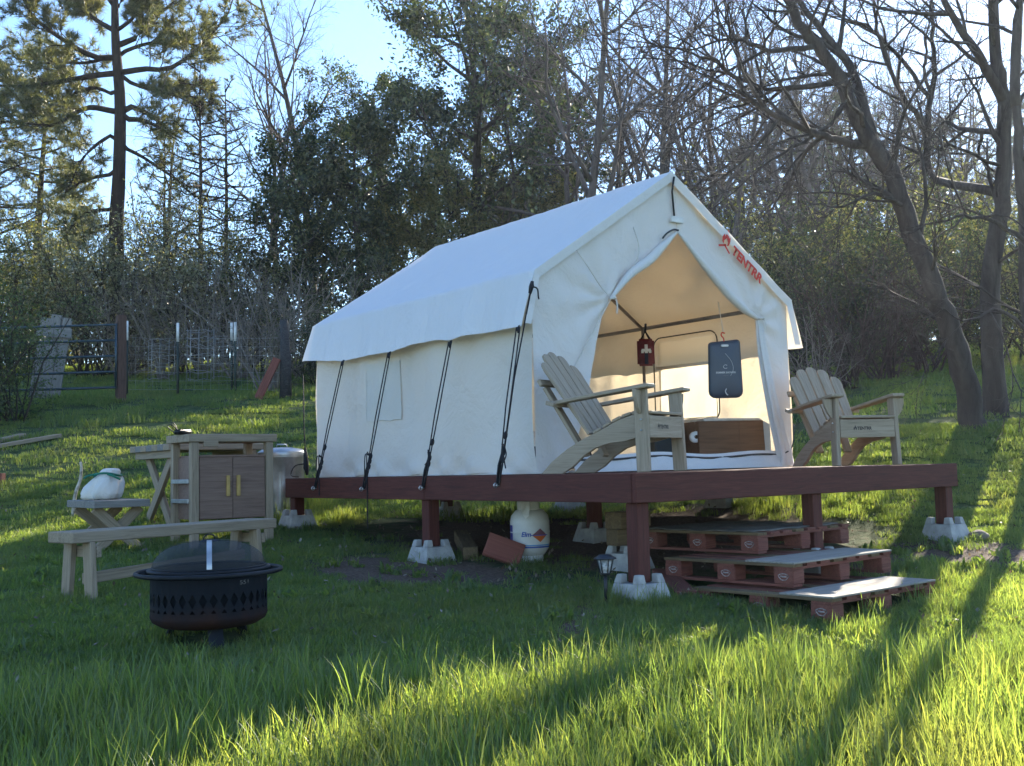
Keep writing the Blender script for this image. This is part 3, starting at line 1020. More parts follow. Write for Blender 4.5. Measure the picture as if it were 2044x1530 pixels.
guy((0.165, 3.98, 1.085), (-0.025, 4.175, -0.094), 1, 'black guy rope tied nearest the back end of the deck', [(.03, .12, 1.2), (-.02, .35, 1)])
guy((0.165, 3.155, 1.08), (-0.025, 3.285, -0.10), 2, 'black guy rope crossing beside the closed window flap, its tail hanging below the deck', [(.02, .20, 1.0), (-.02, .62, 1.0)])
guy((0.165, 2.22, 1.075), (-0.025, 2.352, -0.09), 3, 'black guy rope with a loose loop near the middle of the tent wall', [(-.07, .10, -.1), (-.05, .18, .4)])
guy((0.165, 1.335, 1.09), (-0.025, 1.369, -0.072), 4, 'thick bundle of black guy rope beside the chair next to the tent corner', [(-.06, .16, 1.3), (-.09, .12, .6)])
g = thing('guy_rope', 'long black corner rope running up to the front eave of the tent', 'rope', (-0.025, 1.36, -0.05), 0, 'black guy ropes on the long side of the tent')
tube_obj('rope', [poly([(0, 0, 0), (.13, -.03, .75), (.285, -.062, 1.42)], 0.006, 5)], ROPE, g)
tube_obj('knot', [poly([(.27, -.06, 1.37), (.285, -.062, 1.42), (.295, -.06, 1.46)], [.012, .02, .012], 7), poly(smooth_path([(.28, -.07, 1.42), (.30, -.11, 1.40), (.30, -.12, 1.34), (.305, -.12, 1.32)], 9), .006, 5)], ROPE, g)
g = thing('guy_rope', 'black rope hanging down the back corner of the tent by the galvanised can', 'rope', (0.22, 4.87, 0.0), 0, 'black guy ropes on the long side of the tent')
tube_obj('rope', [poly([(-.01, .02, 1.02), (.0, .03, .5), (.02, .03, .03)], 0.006, 5)], ROPE, g)
tube_obj('knot', [poly([(.01, .03, .30), (.015, .03, .22), (.02, .03, .10), (.03, .03, .03)], [.010, .022, .03, .012], 7), poly(smooth_path([(.01, .03, .14), (-.08, .07, .12), (-.12, .08, .03), (-.05, .05, .012)], 14), .006, 5)], ROPE, g)

# ------------------------------------------------------------------ adirondack chairs
def adirondack(loc, fwd, label, letter):
    rz = math.atan2(-fwd[0], fwd[1])
    ch = thing('adirondack_chair', label, 'chair', loc, rz, 'wooden chairs on the deck')
    hw = 0.262
    rail = [(0.03, .375), (-.08, .378), (-.20, .345), (-.33, .285), (-.46, .235), (-.60, .165), (-.72, .085), (-.81, .0),
            (-.64, .0), (-.555, .045), (-.47, .115), (-.38, .165), (-.27, .195), (-.15, .205), (-.06, .225), (.03, .245)]
    for s in (-1, 1):
        x = s*(hw-0.045)
        prism('side_rail', CHAIRW, ch, rail, (x, 0, 0), (0, 1, 0), (0, 0, 1), (1, 0, 0), 0.03)
        plank('front_leg', CHAIRW, ch, (s*(hw+.006), 0.004, 0.001), (s*(hw-.006), -0.012, .537), 0.092, 0.034, (1, 0, 0))
        # arm rest
        prism('armrest', CHAIRW, ch, [(-.055, .075), (.055, .075), (.062, .03), (.060, -.25), (.045, -.52), (.025, -.69), (-.02, -.69), (-.04, -.45), (-.055, -.10)] if s > 0 else
              [(.055, .075), (-.055, .075), (-.062, .03), (-.060, -.25), (-.045, -.52), (-.025, -.69), (.02, -.69), (.04, -.45), (.055, -.10)],
              (s*(hw+.004), -0.0, .551), (1, 0, 0), Vector((0, .9945, .105)), Vector((0, -.105, .9945)), 0.026, 0.005, 'v')
        prism('arm_bracket', CHAIRW, ch, [(0, 0), (.075, 0), (.07, -.05), (.045, -.11), (.012, -.15), (0, -.155)], (s*(hw+.020), -0.008, .534), (s, 0, 0), (0, 0, 1), (0, 1, 0), 0.028, 0.003, 'v')
        plank('back_stile', CHAIRW, ch, (s*.13, -.50, .115), (s*.165, -.795, .60), 0.07, 0.026, (0, -.86, -.5))
    plank('back_rail', CHAIRW, ch, (-.335, -.665, .475), (.335, -.665, .475), 0.065, 0.028, (0, .3, 1))
    plank('back_rail', CHAIRW, ch, (-.25, -.795, .63), (.25, -.795, .63), 0.05, 0.026, (0, .86, .5))
    for i in range(5):
        k = i-2
        x0, x1 = k*0.086, k*0.103
        L0 = 0.735-0.028*k*k
        d = Vector(((x1-x0)/.75, -.56, .80)); d.normalize()
        p0 = Vector((x0, -.438, .262)); p1 = p0+d*L0
        up = Vector((0, .80, .56))
        w = 0.088
        a, b = 0.036, 0.046
        tl = -k*0.012
        tr = k*0.012
        ol = [(0, -a), (0, a), (L0-.035+min(0, tl), b), (L0-.008+tl*.6, b*.72), (L0, b*.25), (L0, -b*.25), (L0-.008+tr*.6, -b*.72), (L0-.035+min(0, tr), -b)]
        y_ = up.cross(d)
        prism('back_slat', CHAIRW, ch, ol, p0, d, y_, up, 0.022, 0.004)
    top = [(0.02, .388), (-.06, .391), (-.135, .378), (-.21, .352), (-.285, .319), (-.36, .283)]
    for i, (y, z) in enumerate(top):
        y2, z2 = top[min(i+1, 5)]; y1, z1 = top[max(i-1, 0)]
        up = Vector((0, -(z2-z1), (y2-y1)))
        if up.z < 0: up = -up
        plank('seat_slat', CHAIRW, ch, (-hw+.025, y, z), (hw-.025, y, z), 0.066, 0.020, up)
    ap = plank('apron', CHAIRW, ch, (-hw+.022, .028, .295), (hw-.022, .028, .295), 0.145, 0.024, (0, 1, 0))
    me = text_mesh(letter, 0.034, 0.0015)
    link('lettering', me, PRINTDK, ap, frame((0.03 if True else 0, 0, 0.0128), Vector((-1, 0, 0)), Vector((0, -1, 0)), Vector((0, 0, 1))))
    bm = bmesh.new()
    bm.faces.new([bm.verts.new((x*.28, z*.28, 0)) for x, z in fl_pts])
    bm_obj('flame_emblem', bm, PRINTDK, ap, frame((.112, 0.01, 0.0128), Vector((-1, 0, 0)), Vector((0, -1, 0)), Vector((0, 0, 1))))
    sc = []
    for s in (-1, 1):
        for z in (.34, .27):
            c = (s*(hw+.018), .0, z)
            sc.append(poly([c, (s*(hw+.027), .0, z)], 0.006, 8))
    tube_obj('bolt_heads', sc, BOLT, ch)
    return ch


adirondack((0.535, 0.30, 0.001), (0.312, -0.95), 'weathered wooden slatted chair at the deck corner beside the guy ropes', 'TENTRR')
adirondack((2.85, 0.315, 0.001), (-0.415, -0.909), 'weathered wooden slatted chair above the pallet steps at the far deck end', 'TENTRR')

# ------------------------------------------------------------------ things inside the tent
p = survey(1289, 700, 10.75)
rb = thing('first_aid_bag', 'dark red pouch with white cross-like print hanging from tent pole', 'bag', (p[0], p[1], p[2]), -0.65)
bm = bmesh.new()
box_bm(bm, (-.085, -.035, -.155), (.085, .035, .115))
bmesh.ops.bevel(bm, geom=bm.edges[:], offset=0.02, segments=3, affect='EDGES')
bm_obj('pouch', bm, REDBAG, rb, None, True)
tube_obj('hanging_strap', [poly([(-.05, 0, .10), (0, 0, .19), (.05, 0, .10)], .014, 6), poly([(0, 0, .18), (0.01, 0.02, .27)], .012, 6)], NAVY, rb)
bm = bmesh.new()
for (a, b, c_, d_) in ((-.015, .015, -.03, .055), (-.045, .045, -.015, .012), (-.05, -.025, -.03, .0), (.025, .05, -.03, .0)):
    box_bm(bm, (a, -.0375-.001*abs(a)*40, c_), (b, -.036, d_))
bm_obj('printed_cross', bm, PRINTW, rb)
box_obj('zip_flap', NAVY, rb, (-.018, -.039, -.14), (.018, -.0355, -.03), 0.001)

p = survey(1447, 738, 9.45)
sh = thing('solar_shower', 'slate blue solar shower bag with white print hanging in the doorway', 'shower bag', (p[0], p[1], p[2]), -0.62)
W_, H_ = 0.142, 0.262
ol = []
for cy, cz, a0, r in ((W_-.03, H_-.03, 0, .03), (-W_+.03, H_-.05, 90, .03), (-W_+.05, -H_+.07, 180, .06), (W_-.05, -H_+.07, 270, .06)):
    for k in range(5):
        a = RAD(a0+90*k/4)
        ol.append((cy+r*math.cos(a), cz+r*math.sin(a)))
nr = 7
Pp = np.zeros((len(ol), nr, 3)); Pb = Pp.copy()
for j in range(nr):
    f = 1-j/(nr-1)
    th_ = 0.028*(1-f**3)*(1.0)
    for i, (x, z) in enumerate(ol):
        Pp[i, j] = (x*f, -th_-.003, z*f); Pb[i, j] = (x*f, th_*.7+.003, z*f)
V = np.concatenate([Pp.reshape(-1, 3), Pb.reshape(-1, 3)])
m = len(ol)
idx = np.arange(m*nr).reshape(m, nr); idx = np.vstack([idx, idx[:1]])
q = np.stack([idx[:-1, :-1].ravel(), idx[:-1, 1:].ravel(), idx[1:, 1:].ravel(), idx[1:, :-1].ravel()], 1)
q2 = q[:, ::-1]+m*nr
rim = np.stack([idx[:-1, 0], idx[1:, 0], idx[1:, 0]+m*nr, idx[:-1, 0]+m*nr], 1)
link('bag', np_mesh('bag', V, [np.concatenate([q, q2, rim])]), SHOWER, sh, None, True)
box_obj('hanger_clip', WHITEPL, sh, (-.032, -.040, .198), (.032, -.006, .216), .003)
tube_obj('hanger_hook', [poly(smooth_path([(0, 0, .22), (0, 0, .27), (-.02, 0, .30), (-.015, 0, .325), (.012, 0, .32)], 12), .006, 6)], PRINTRED, sh)
tube_obj('hanging_cord', [poly([(0, 0, .32), (-.03, 0.0, .55), (-.035, 0, .60)], .004, 5)], PAPER, sh)
me = text_mesh('SUMMER SHOWER', 0.021, 0.0008)
link('lettering', me, PRINTW, sh, frame((0, -.0335, -.03), Vector((1, 0, 0)), Vector((0, 0, 1)), Vector((0, -1, 0))))
me = text_mesh('\u2014 \u2014 \u2014', 0.012)
link('lettering', me, PRINTW, sh, frame((0, -.034, -.055), Vector((1, 0, 0)), Vector((0, 0, 1)), Vector((0, -1, 0))))
tube_obj('printed_icon', [poly([(.02*math.cos(a)*(1 if math.cos(a) < 0.6 else .6), -.032, .022+.016*math.sin(a)) for a in np.linspace(.5, 5.8, 12)], .0025, 4)], PRINTW, sh)
tube_obj('outlet_tube', [poly(smooth_path([(0.0, -.03, .14), (.05, -.036, .07), (.065, -.038, -.0), (.04, -.036, -.06)], 16), .0018, 4), poly(smooth_path([(0, -.03, -.17), (-.012, -.034, -.195), (.0, -.033, -.22), (.012, -.03, -.228)], 10), .005, 5)], PRINTW, sh)

p = survey(1470, 880, 9.95)
bx = thing('wooden_box', 'low brown wooden box with pale lid on the tent floor', 'box', (p[0]+.02, p[1]+.12, 0.0125), RAD(-26))
box_obj('front_panel', BROWNBOX, bx, (-.36, -.20, .002), (.36, -.18, .42), .004)
box_obj('back_panel', BROWNBOX, bx, (-.36, .18, .002), (.36, .20, .42), .004)
for s in (-1, 1): box_obj('end_panel', BROWNBOX, bx, (s*.35-.01, -.178, .002), (s*.35+.01, .178, .42), .003)
box_obj('lid', WHITEPL, bx, (-.30, -.17, .422), (.28, .19, .445), .005)
box_obj('joint_strip', BROWNBOX, bx, (.03, -.203, .004), (.035, -.2005, .418), 0)

p = survey(1385, 873, 9.9)
q3 = survey(1355, 880, 10.2)
bt = thing('storage_tote', 'dark green storage tote beside the brown wooden box', 'tote', (q3[0], q3[1]+.12, 0.0125), RAD(-26))
box_obj('tote_body', DKTEAL, bt, (-.20, -.15, 0), (.24, .15, .36), .012)
box_obj('tote_lid', DKTEAL, bt, (-.21, -.16, .361), (.25, .16, .385), .008)
tp_ = thing('toilet_roll', 'white toilet paper roll hanging in front of the dark tote', 'paper roll', (p[0], p[1]-.02, p[2]), RAD(-37.5))
P = []
for (r, y) in ((.018, -.05), (.052, -.05), (.052, .05), (.018, .05), (.018, -.05)):
    P.append((r, y))
an = np.arange(24)*2*math.pi/24
G_ = np.zeros((24, 5, 3))
for k, (r, y) in enumerate(P):
    G_[:, k, 0] = r*np.cos(an); G_[:, k, 1] = y; G_[:, k, 2] = r*np.sin(an)
link('paper', grid_mesh('paper', G_, True), PAPER, tp_, None, False)
tube_obj('hanging_cord', [poly([(0, 0, .0), (0, 0, .018), (.004, 0, .10), (.0, 0, .16)], .003, 4)], PAPER, tp_)
# bedding
P = np.zeros((40, 24, 3))
for i in range(40):
    for j in range(24):
        x, y = 1.05+1.35*i/39, 3.0+1.55*j/23
        ed = min(i, 39-i, j*1.5, (23-j)*1.5)/6
        P[i, j] = (x, y, 0.03+0.34*min(1, ed)**.4+0.015*math.sin(x*11+y*7)*math.sin(y*9))
bd = link('mattress', grid_mesh('mattress', P), NAVY, None, None, True)
tag(bd, 'low bed with navy and white bedding inside the tent', 'bed')
P2 = P[4:36, 1:9]+np.array([0, 0, .012])
link('folded_blanket', grid_mesh('folded_blanket', P2), PAPER, bd, None, True)

# ------------------------------------------------------------------ pallet steps
def pallet(loc, rz, label, top_kind):
    w, d = 1.16, 1.0
    pl = thing('pallet', label, 'pallet', loc, rz, 'red pallets stacked as steps')
    for ix, x in enumerate((0.06, w/2, w-0.06)):
        for iy, y in enumerate((0.07, d/2, d-0.07)):
            b = box_obj('block', PALLETRED, pl, (x-.06, y-.07, .020), (x+.06, y+.07, .104), .004)
            if iy == 0 or ix == 0:
                n = 14
                if ix == 0:
                    P_ = [(-.0605, .034*math.cos(a)*(1+.2*math.sin(3*a)), .02*math.sin(a)) for a in np.linspace(0, 2*math.pi, n)]
                    tube_obj('stencil_mark', [poly(P_, .0032, 4), poly([(-.0605, -.022, 0.004), (-.0605, 0, .0), (-.0605, .02, .005)], .0055, 4)], PRINTST, b, False)
    for x in (0.05, w/2, w-0.05):
        plank('bottom_board', PALLETRED, pl, (x, 0.001, .010), (x, d-.001, .010), 0.10, 0.018, (0, 0, 1), .002)
    for y in (0.07, d/2, d-.07):
        plank('stringer_board', PALLETRED, pl, (0.001, y, .113), (w-.001, y, .113), 0.13, 0.017, (0, 0, 1), .002)
    for i in range(8):
        x = 0.05+(w-.10)*i/7
        plank('top_board', PALLETRED if i % 3 else TIMBER, pl, (x, -.004, .131), (x, d+.004, .131), 0.105, 0.018, (0, 0, 1), .002)
    if top_kind == 'ply':
        plank('plywood_tread', PLYTOP, pl, (0.0, .17, .1465), (w, .17, .1465), 0.36, 0.011, (0, 0, 1), .002)
    return pl


rzp = RAD(4.5)
PZ = -0.868
p3 = pallet((0.50, -1.02, PZ), RAD(3.5), 'lowest red pallet step half sunk in long grass with bare plywood tread', 'ply')
p2 = pallet((0.70, -0.605, PZ+.154), rzp, 'middle red pallet step with sunlit plywood tread between two pallets', 'ply')
p1 = pallet((1.03, -0.07, PZ+.308), RAD(5.5), 'top red pallet step covered by a grey mat under the deck edge', 'mat')
P = np.zeros((24, 20, 3))
for i in range(24):
    for j in range(20):
        P[i, j] = (0.02+1.08*i/23, 0.05+1.0*j/19, .144+.003*math.sin(i*.9+j*.5)+0.004*math.sin(j*1.3)+(.004 if (i in (0, 23) or j in (0, 19)) else 0))
mt = link('tread_mat', grid_mesh('tread_mat', P), MATGREY, None, p1.matrix_basis.copy() if False else Matrix.Translation((1.03, -0.07, PZ+.308)) @ Matrix.Rotation(RAD(5.5), 4, 'Z'), True)
mt.modifiers.new('thickness', 'SOLIDIFY').thickness = 0.006
tag(mt, 'grey weathered rubber mat spread over the top pallet', 'mat')
o = plank('red_plank', PALLETRED, None, (0.35, -0.05, gz(.35, -.05)+.03), (0.75, 0.55, gz(.75, .55)+.045), 0.14, 0.03, (0, 0, 1))
tag(o, 'short red board lying in grass beside the lowest pallet', 'board')

# ------------------------------------------------------------------ gas cylinder and red offcut
tx, ty = 0.60, 1.82
tz = gz(tx, ty)-0.005
tk = thing('propane_tank', 'white propane tank with orange and blue diamond logo under the deck', 'gas cylinder', (tx, ty, tz), math.atan2(CAM[1]-ty, CAM[0]-tx))
lathe('body', TANKW, tk, [(.0, .03), (.06, .032), (.11, .055), (.142, .10), (.153, .15), (.153, .225), (.1545, .226), (.1545, .234), (.153, .235), (.153, .31), (.142, .355), (.11, .395), (.06, .415), (.0, .42)], 48)
lathe('foot_ring', TANKW, tk, [(.095, .0), (.100, .0), (.100, .05), (.095, .05), (.095, .0)], 32)
an = np.linspace(RAD(35), RAD(325), 34)
P = np.zeros((34, 6, 3))
for i, a in enumerate(an):
    for j in range(6):
        z = .395+.13*j/5
        if 10 < i < 24 and j > 3: z -= .0
        P[i, j] = (.095*math.cos(a+math.pi*.5), .095*math.sin(a+math.pi*.5), z)
col_ = link('collar', grid_mesh('collar', P), TANKW, tk, None, True)
col_.modifiers.new('thickness', 'SOLIDIFY').thickness = 0.004
tube_obj('valve', [poly([(0, 0, .40), (0, 0, .47)], .022, 10), poly([(0, 0, .455), (.07, 0, .455)], .016, 10), poly([(0, 0, .47), (0, 0, .505)], .03, 12)], BRASS, tk)


def on_tank(a0, a1, z0, z1, mat, name, n=14, r=.1538):
    P = np.zeros((n, 2, 3))
    for i in range(n):
        a = RAD(a0+(a1-a0)*i/(n-1))
        P[i, 0] = (r*math.cos(a), r*math.sin(a), z0); P[i, 1] = (r*math.cos(a), r*math.sin(a), z1)
    return link(name, grid_mesh(name, P), mat, tk, None, True)


# angles: 0 = towards the photographer, positive = photographer's left... (x forward, y left when seen from outside is right)
on_tank(-60, -82, .13, .285, TANKNAVY, 'warning_label')
on_tank(-40, 70, .128, .136, TANKCYAN, 'label_band')
on_tank(-20, 70, .112, .124, TANKBLUE, 'label_band')


def wrap(me, r=.1541, a0=0.0, z0=0.2):
    for v in me.vertices:
        a = a0+v.co.x/r; v.co = (r*math.cos(a), r*math.sin(a), z0+v.co.y)


me = text_mesh('Elm', .052, .0012, .25)
wrap(me, .1556, RAD(-12), .215)
link('lettering', me, TANKBLUE, tk)
for (zz0, zz1, mm) in ((0, 1, TANKRED), (-1, 0, TANKOR)):
    bm = bmesh.new()
    n = 9
    prev = None
    for i in range(n):
        a = -1+2*i/(n-1)
        h = .052*(1-abs(a))
        ang = RAD(30)+a*.066/.154
        rr = .1556
        vs = [bm.verts.new((rr*math.cos(ang), rr*math.sin(ang), .208+h*zz0)), bm.verts.new((rr*math.cos(ang), rr*math.sin(ang), .208+h*zz1))]
        if prev: bm.faces.new((prev[0], vs[0], vs[1], prev[1]))
        prev = vs
    bm_obj('diamond_logo', bm, mm, tk)
on_tank(2, 58, .205, .211, TANKBLUE, 'label_band', 14, .1560)
bm = bmesh.new()
vs = [bm.verts.new(v) for v in ((.105, -.062, .47), (.105, .0, .475), (.155, .0, .40), (.160, -.005, .36), (.158, -.03, .335), (.157, -.055, .37), (.15, -.062, .40))]
bm.faces.new(vs)
bm_obj('paper_tag', bm, PAPER, tk)
tube_obj('gas_hose', [poly(smooth_path([(.06, 0, .455), (.13, -.08, .50), (.10, -.28, .56), (.02, -.42, .60)], 18), .008, 6)], BLACKPL, tk)
oc = Vector(survey(1006, 1104, 8.15)); oc.z = gz(oc.x, oc.y)+.115
la = Vector((RH[0]*.92, RH[1]*.92, -.36)); la.normalize()
o = plank('red_offcut', BRICKRED, None, oc-la*.145, oc+la*.145, 0.185, 0.045, (-FH[0]*.8, -FH[1]*.8, .45), .005)
tag(o, 'red painted board offcut leaning against the propane tank', 'board')

# ------------------------------------------------------------------ solar path light
lx, ly = survey(1210, 1200, 6.5)[:2]
lz = gz(lx, ly)
pt = thing('path_light', 'black solar path light on a stake by the front deck corner', 'path light', (lx, ly, lz), 0.5)
lathe('stake', BLACKPL, pt, [(.0, -.05), (.010, -.05), (.011, .10), (.011, .185), (.0, .185)], 12)


def sqloft(name, mat, prof, n=4, rot=math.pi/4):
    an = np.arange(n)*2*math.pi/n+rot
    P = np.zeros((n, len(prof), 3))
    for k, (r, z) in enumerate(prof):
        P[:, k] = np.stack([r*np.cos(an), r*np.sin(an), np.full(n, z)], 1)
    return link(name, grid_mesh(name, P, True), mat, pt)


sqloft('lantern_base', BLACKPL, [(.0, .182), (.030, .183), (.032, .196), (.0, .196)], 6)
sqloft('lantern_glass', LAMPGLASS, [(.028, .196), (.047, .277), (.0, .277)], 6)
an = np.arange(6)*2*math.pi/6+math.pi/4
tube_obj('lantern_ribs', [poly([(.031*math.cos(a), .031*math.sin(a), .195), (.050*math.cos(a), .050*math.sin(a), .278)], .0035, 4) for a in an], BLACKPL, pt, False)
sqloft('lantern_cap', LAMPTOP, [(.0, .276), (.068, .277), (.070, .283), (.040, .301), (.038, .305), (.0, .306)], 6)

# ------------------------------------------------------------------ fire pit
fx, fy = -2.40, 0.78
fz = gz(fx, fy)
fp = thing('fire_pit', 'round black steel fire pit with domed mesh spark screen in grass', 'fire pit', (fx, fy, fz), 0.3)
R_ = 0.300
bm = bmesh.new()
nc = 36
for i in range(nc):
    a0, a1 = 2*math.pi*i/nc, 2*math.pi*(i+1)/nc
    def pt3(s, z, r=R_): 
        a = a0+(a1-a0)*s
        return (r*math.cos(a), r*math.sin(a), z)
    za, zb2 = .195, .275
    cs = [pt3(0, za), pt3(.5, za), pt3(1, za), pt3(1, (za+zb2)/2), pt3(1, zb2), pt3(.5, zb2), pt3(0, zb2), pt3(0, (za+zb2)/2)]
    hs = [pt3(.5, za+.004), pt3(.90, (za+zb2)/2), pt3(.5, zb2-.004), pt3(.10, (za+zb2)/2)]
    C8 = [bm.verts.new(c) for c in cs]; H = [bm.verts.new(h) for h in hs]
    for q in ((C8[0], C8[1], H[0], H[3], C8[7]), (C8[1], C8[2], C8[3], H[1], H[0]), (C8[3], C8[4], C8[5], H[2], H[1]), (C8[5], C8[6], C8[7], H[3], H[2])):
        bm.faces.new(q)
    for (z0_, z1_) in ((.138, za), (zb2, .372)):
        if z0_ < .15:
            # small triangular cut-outs in a lower row
            zt = .172
            c2 = [pt3(0, z0_), pt3(1, z0_), pt3(1, za), pt3(0, za)]
            t3 = [pt3(.22, zt), pt3(.78, zt), pt3(.5, za-.004)]
            v2 = [bm.verts.new(c) for c in c2]; v3 = [bm.verts.new(c) for c in t3]
            bm.faces.new((v2[0], v2[1], v3[1], v3[0])); bm.faces.new((v2[1], v2[2], v3[2], v3[1])); bm.faces.new((v2[3], v2[0], v3[0], v3[2])); bm.faces.new((v2[2], v2[3], v3[2]))
        else:
            bm.faces.new([bm.verts.new(c) for c in (pt3(0, z0_), pt3(1, z0_), pt3(1, z1_), pt3(0, z1_))])
bmesh.ops.remove_doubles(bm, verts=bm.verts[:], dist=1e-4)
dr = bm_obj('drum', bm, DRUM, fp)
dr.modifiers.new('thickness', 'SOLIDIFY').thickness = 0.003
lathe('ash_bowl', DRUM, fp, [(.285, .36), (.283, .15), (.20, .11), (.0, .10)], 36)
lathe('base_pan', DRUM, fp, [(.302, .145), (.302, .136), (.290, .112), (.25, .088), (.17, .074), (.0, .07)], 36)
lathe('ash', ASH, fp, [(.282, .14), (.15, .17), (.0, .16)], 24)
lathe('rim', BLACKIRON, fp, [(.296, .366), (.318, .368), (.320, .376), (.318, .382), (.296, .384)], 48)
an = np.linspace(0, 2*math.pi, 65)
tube_obj('outer_ring', [poly([(.372*math.cos(a)*1.0, .372*math.sin(a), .362) for a in an], .0125, 8)], BLACKIRON, fp)
for k in range(4):
    a = RAD(45+90*k)
    tube_obj('ring_bracket', [poly([(.30*math.cos(a), .30*math.sin(a), .36), (.372*math.cos(a), .372*math.sin(a), .362)], .008, 6)], BLACKIRON, fp)
prof = [(.292*math.cos(b)**0.75 if b < 1.5 else 0.0, .388+.135*math.sin(b)) for b in np.linspace(0, math.pi/2, 14)]
dome = lathe('spark_screen', SCREEN, fp, prof, 48)
tube_obj('screen_rim', [poly([(.292*math.cos(a), .292*math.sin(a), .388) for a in an], .006, 6)], BLACKIRON, dome)
arc = [(.292*math.cos(b)**0.75 if abs(b-math.pi/2) > .02 else 0, 0, .390+.135*math.sin(b)) for b in np.linspace(0.0, math.pi/2, 12)]
for k in range(4):
    a = math.atan2(CAM[1]-fy, CAM[0]-fx)-0.3+k*math.pi/2
    P = np.zeros((12, 2, 3))
    for i, (r, _, z) in enumerate(arc):
        for j, o_ in enumerate((-.013, .013)):
            P[i, j] = ((r+.002)*math.cos(a)-o_*math.sin(a), (r+.002)*math.sin(a)+o_*math.cos(a), z+.003)
    link('screen_strap', grid_mesh('screen_strap', P), GALV if k == 0 else BLACKIRON, dome, None, True)
tube_obj('lift_handle', [poly(smooth_path([(-.04, .0, .515), (-.032, .0, .545), (0, .0, .556), (.032, .0, .545), (.04, .0, .515)], 14), .004, 5)], BLACKIRON, dome)
lathe('handle_plate', BLACKIRON, dome, [(.05, .520), (.04, .528), (.0, .53)], 20)
for k in range(3):
    a = math.atan2(CAM[1]-fy, CAM[0]-fx)-0.3+k*2*math.pi/3+.15
    plank('leg', BLACKIRON, fp, (.19*math.cos(a), .19*math.sin(a), .10), (.25*math.cos(a), .25*math.sin(a), -.03), .075, .012, (math.cos(a), math.sin(a), .4), .002)
me = text_mesh('551', .030)
a = math.atan2(CAM[1]-fy, CAM[0]-fx)-0.3+.62
for v in me.vertices:
    b = a+v.co.x*1.4/.303; zz = v.co.y
    v.co = (.3025*math.cos(b), .3025*math.sin(b), .318+zz)
link('paint_chips', me, PRINTDIM, fp)

# ------------------------------------------------------------------ long bench by the fire pit
bdir = Vector((.953, .303, 0)); bper = Vector((-.303, .953, 0))
b0 = Vector((-2.687, 2.28, 0))
bn = thing('long_bench', 'long pale wooden bench with splayed legs behind the fire pit', 'bench', (b0.x, b0.y, gz(b0.x, b0.y)))
zt = -.288-bn.location.z
o0 = Vector((0, 0, 0))
for k in range(2):
    c = bper*(.07+.141*k)
    plank('seat_plank', PINE, bn, c+Vector((0, 0, zt-.036))+bdir*(.004*k), c+bdir*1.705+Vector((0, 0, zt-.036)), .138, .072, (0, 0, 1), .006)
for t_ in (.14, 1.52):
    for s, lab in ((-1, 0), (1, 1)):
        base = b0+bdir*t_+bper*(.14+s*.20)
        zb3 = gz(base.x, base.y)-bn.location.z-.02
        tp = bdir*t_+bper*(.14+s*.10)+Vector((0, 0, zt-.073))
        bt_ = bdir*t_+bper*(.14+s*.135)+Vector((0, 0, zb3))
        plank('leg', PINE, bn, tp, bt_, .088, .04, bdir, .004)
    plank('cross_brace', PINE, bn, bdir*(t_+.042)+bper*-.01+Vector((0, 0, zt-.135)), bdir*(t_+.042)+bper*.29+Vector((0, 0, zt-.135)), .07, .036, bdir, .003)
zz = gz(-2.0, 2.6)-bn.location.z+.12
plank('stretcher', PINE, bn, bdir*.17+bper*.14+Vector((0, 0, zz-.01)), bdir*1.50+bper*.14+Vector((0, 0, zz+.05)), .07, .036, bper, .003)

# ------------------------------------------------------------------ camp kitchen cabinet
cx0, cy0, cw, cdp = -1.20, 4.165, .745, .50
cz = gz(cx0+.3, cy0)-.005
cb = thing('camp_cabinet', 'wooden camp kitchen cabinet with two dark doors under a plank counter', 'cabinet', (cx0, cy0, cz))
ct = .405-cz
for (x, y) in ((.03, .03), (cw-.03, .03), (.03, cdp-.03), (cw-.03, cdp-.03)):
    plank('post', PINE, cb, (x, y, gz(cx0+x, cy0+y)-cz-.02), (x, y, ct-.071), .066, .066, (1, 0, 0), .004)
for k in range(4):
    y = -.02+.068+.136*k
    plank('counter_plank', PINE, cb, (-.035, y, ct-.035), (cw+.035, y, ct-.035), .132, .068, (0, 0, 1), .005)
plank('counter_cleat', PINE, cb, (.10, -.012, ct-.085), (.23, -.012, ct-.085), .05, .026, (0, 1, 0), .003)
zlo, zhi = -.33-cz, .205-cz
box_obj('carcass', DARKPLY, cb, (.066, .03, zlo), (cw-.066, cdp-.04, zhi), .003)
box_obj('carcass_top', DARKPLY, cb, (.062, .012, zhi+.001), (cw-.062, cdp-.03, zhi+.018), .003)
for s in (0, 1):
    xa = .070+s*(cw-.14)/2+.002; xb = xa+(cw-.14)/2-.004
    d_ = box_obj('door', DARKPLY, cb, (xa, .012, zlo+.004), (xb, .029, zhi-.004), .003)
    hx = ((xb-.045) if s == 0 else (xa+.045))-(xa+xb)/2
    hz = (-.045-cz)-(zlo+zhi)/2
    box_obj('handle', BRASS, d_, (hx-.016, -.030, hz-.09), (hx+.016, -.0085, hz+.09), .004)
for z in (.0-cz, -.17-cz):
    plank('side_rung', GALV, cb, (-.008, .05, z), (-.008, cdp-.05, z), .035, .015, (1, 0, 0), .002)
box_obj('side_panel', DARKPLY, cb, (.045, .062, zlo), (.0655, cdp-.062, zhi), .002)
tl = thing('cooking_tool', 'black wire-handled tool lying on the end of the counter', 'tool', (cx0+.0, cy0+.20, .4055), .4)
bm = bmesh.new()
box_bm(bm, (-.08, -.05, .001), (.07, .05, .045))
bmesh.ops.bevel(bm, geom=bm.edges[:], offset=.014, segments=2, affect='EDGES')
bm_obj('body', bm, BLACKPL, tl, None, True)
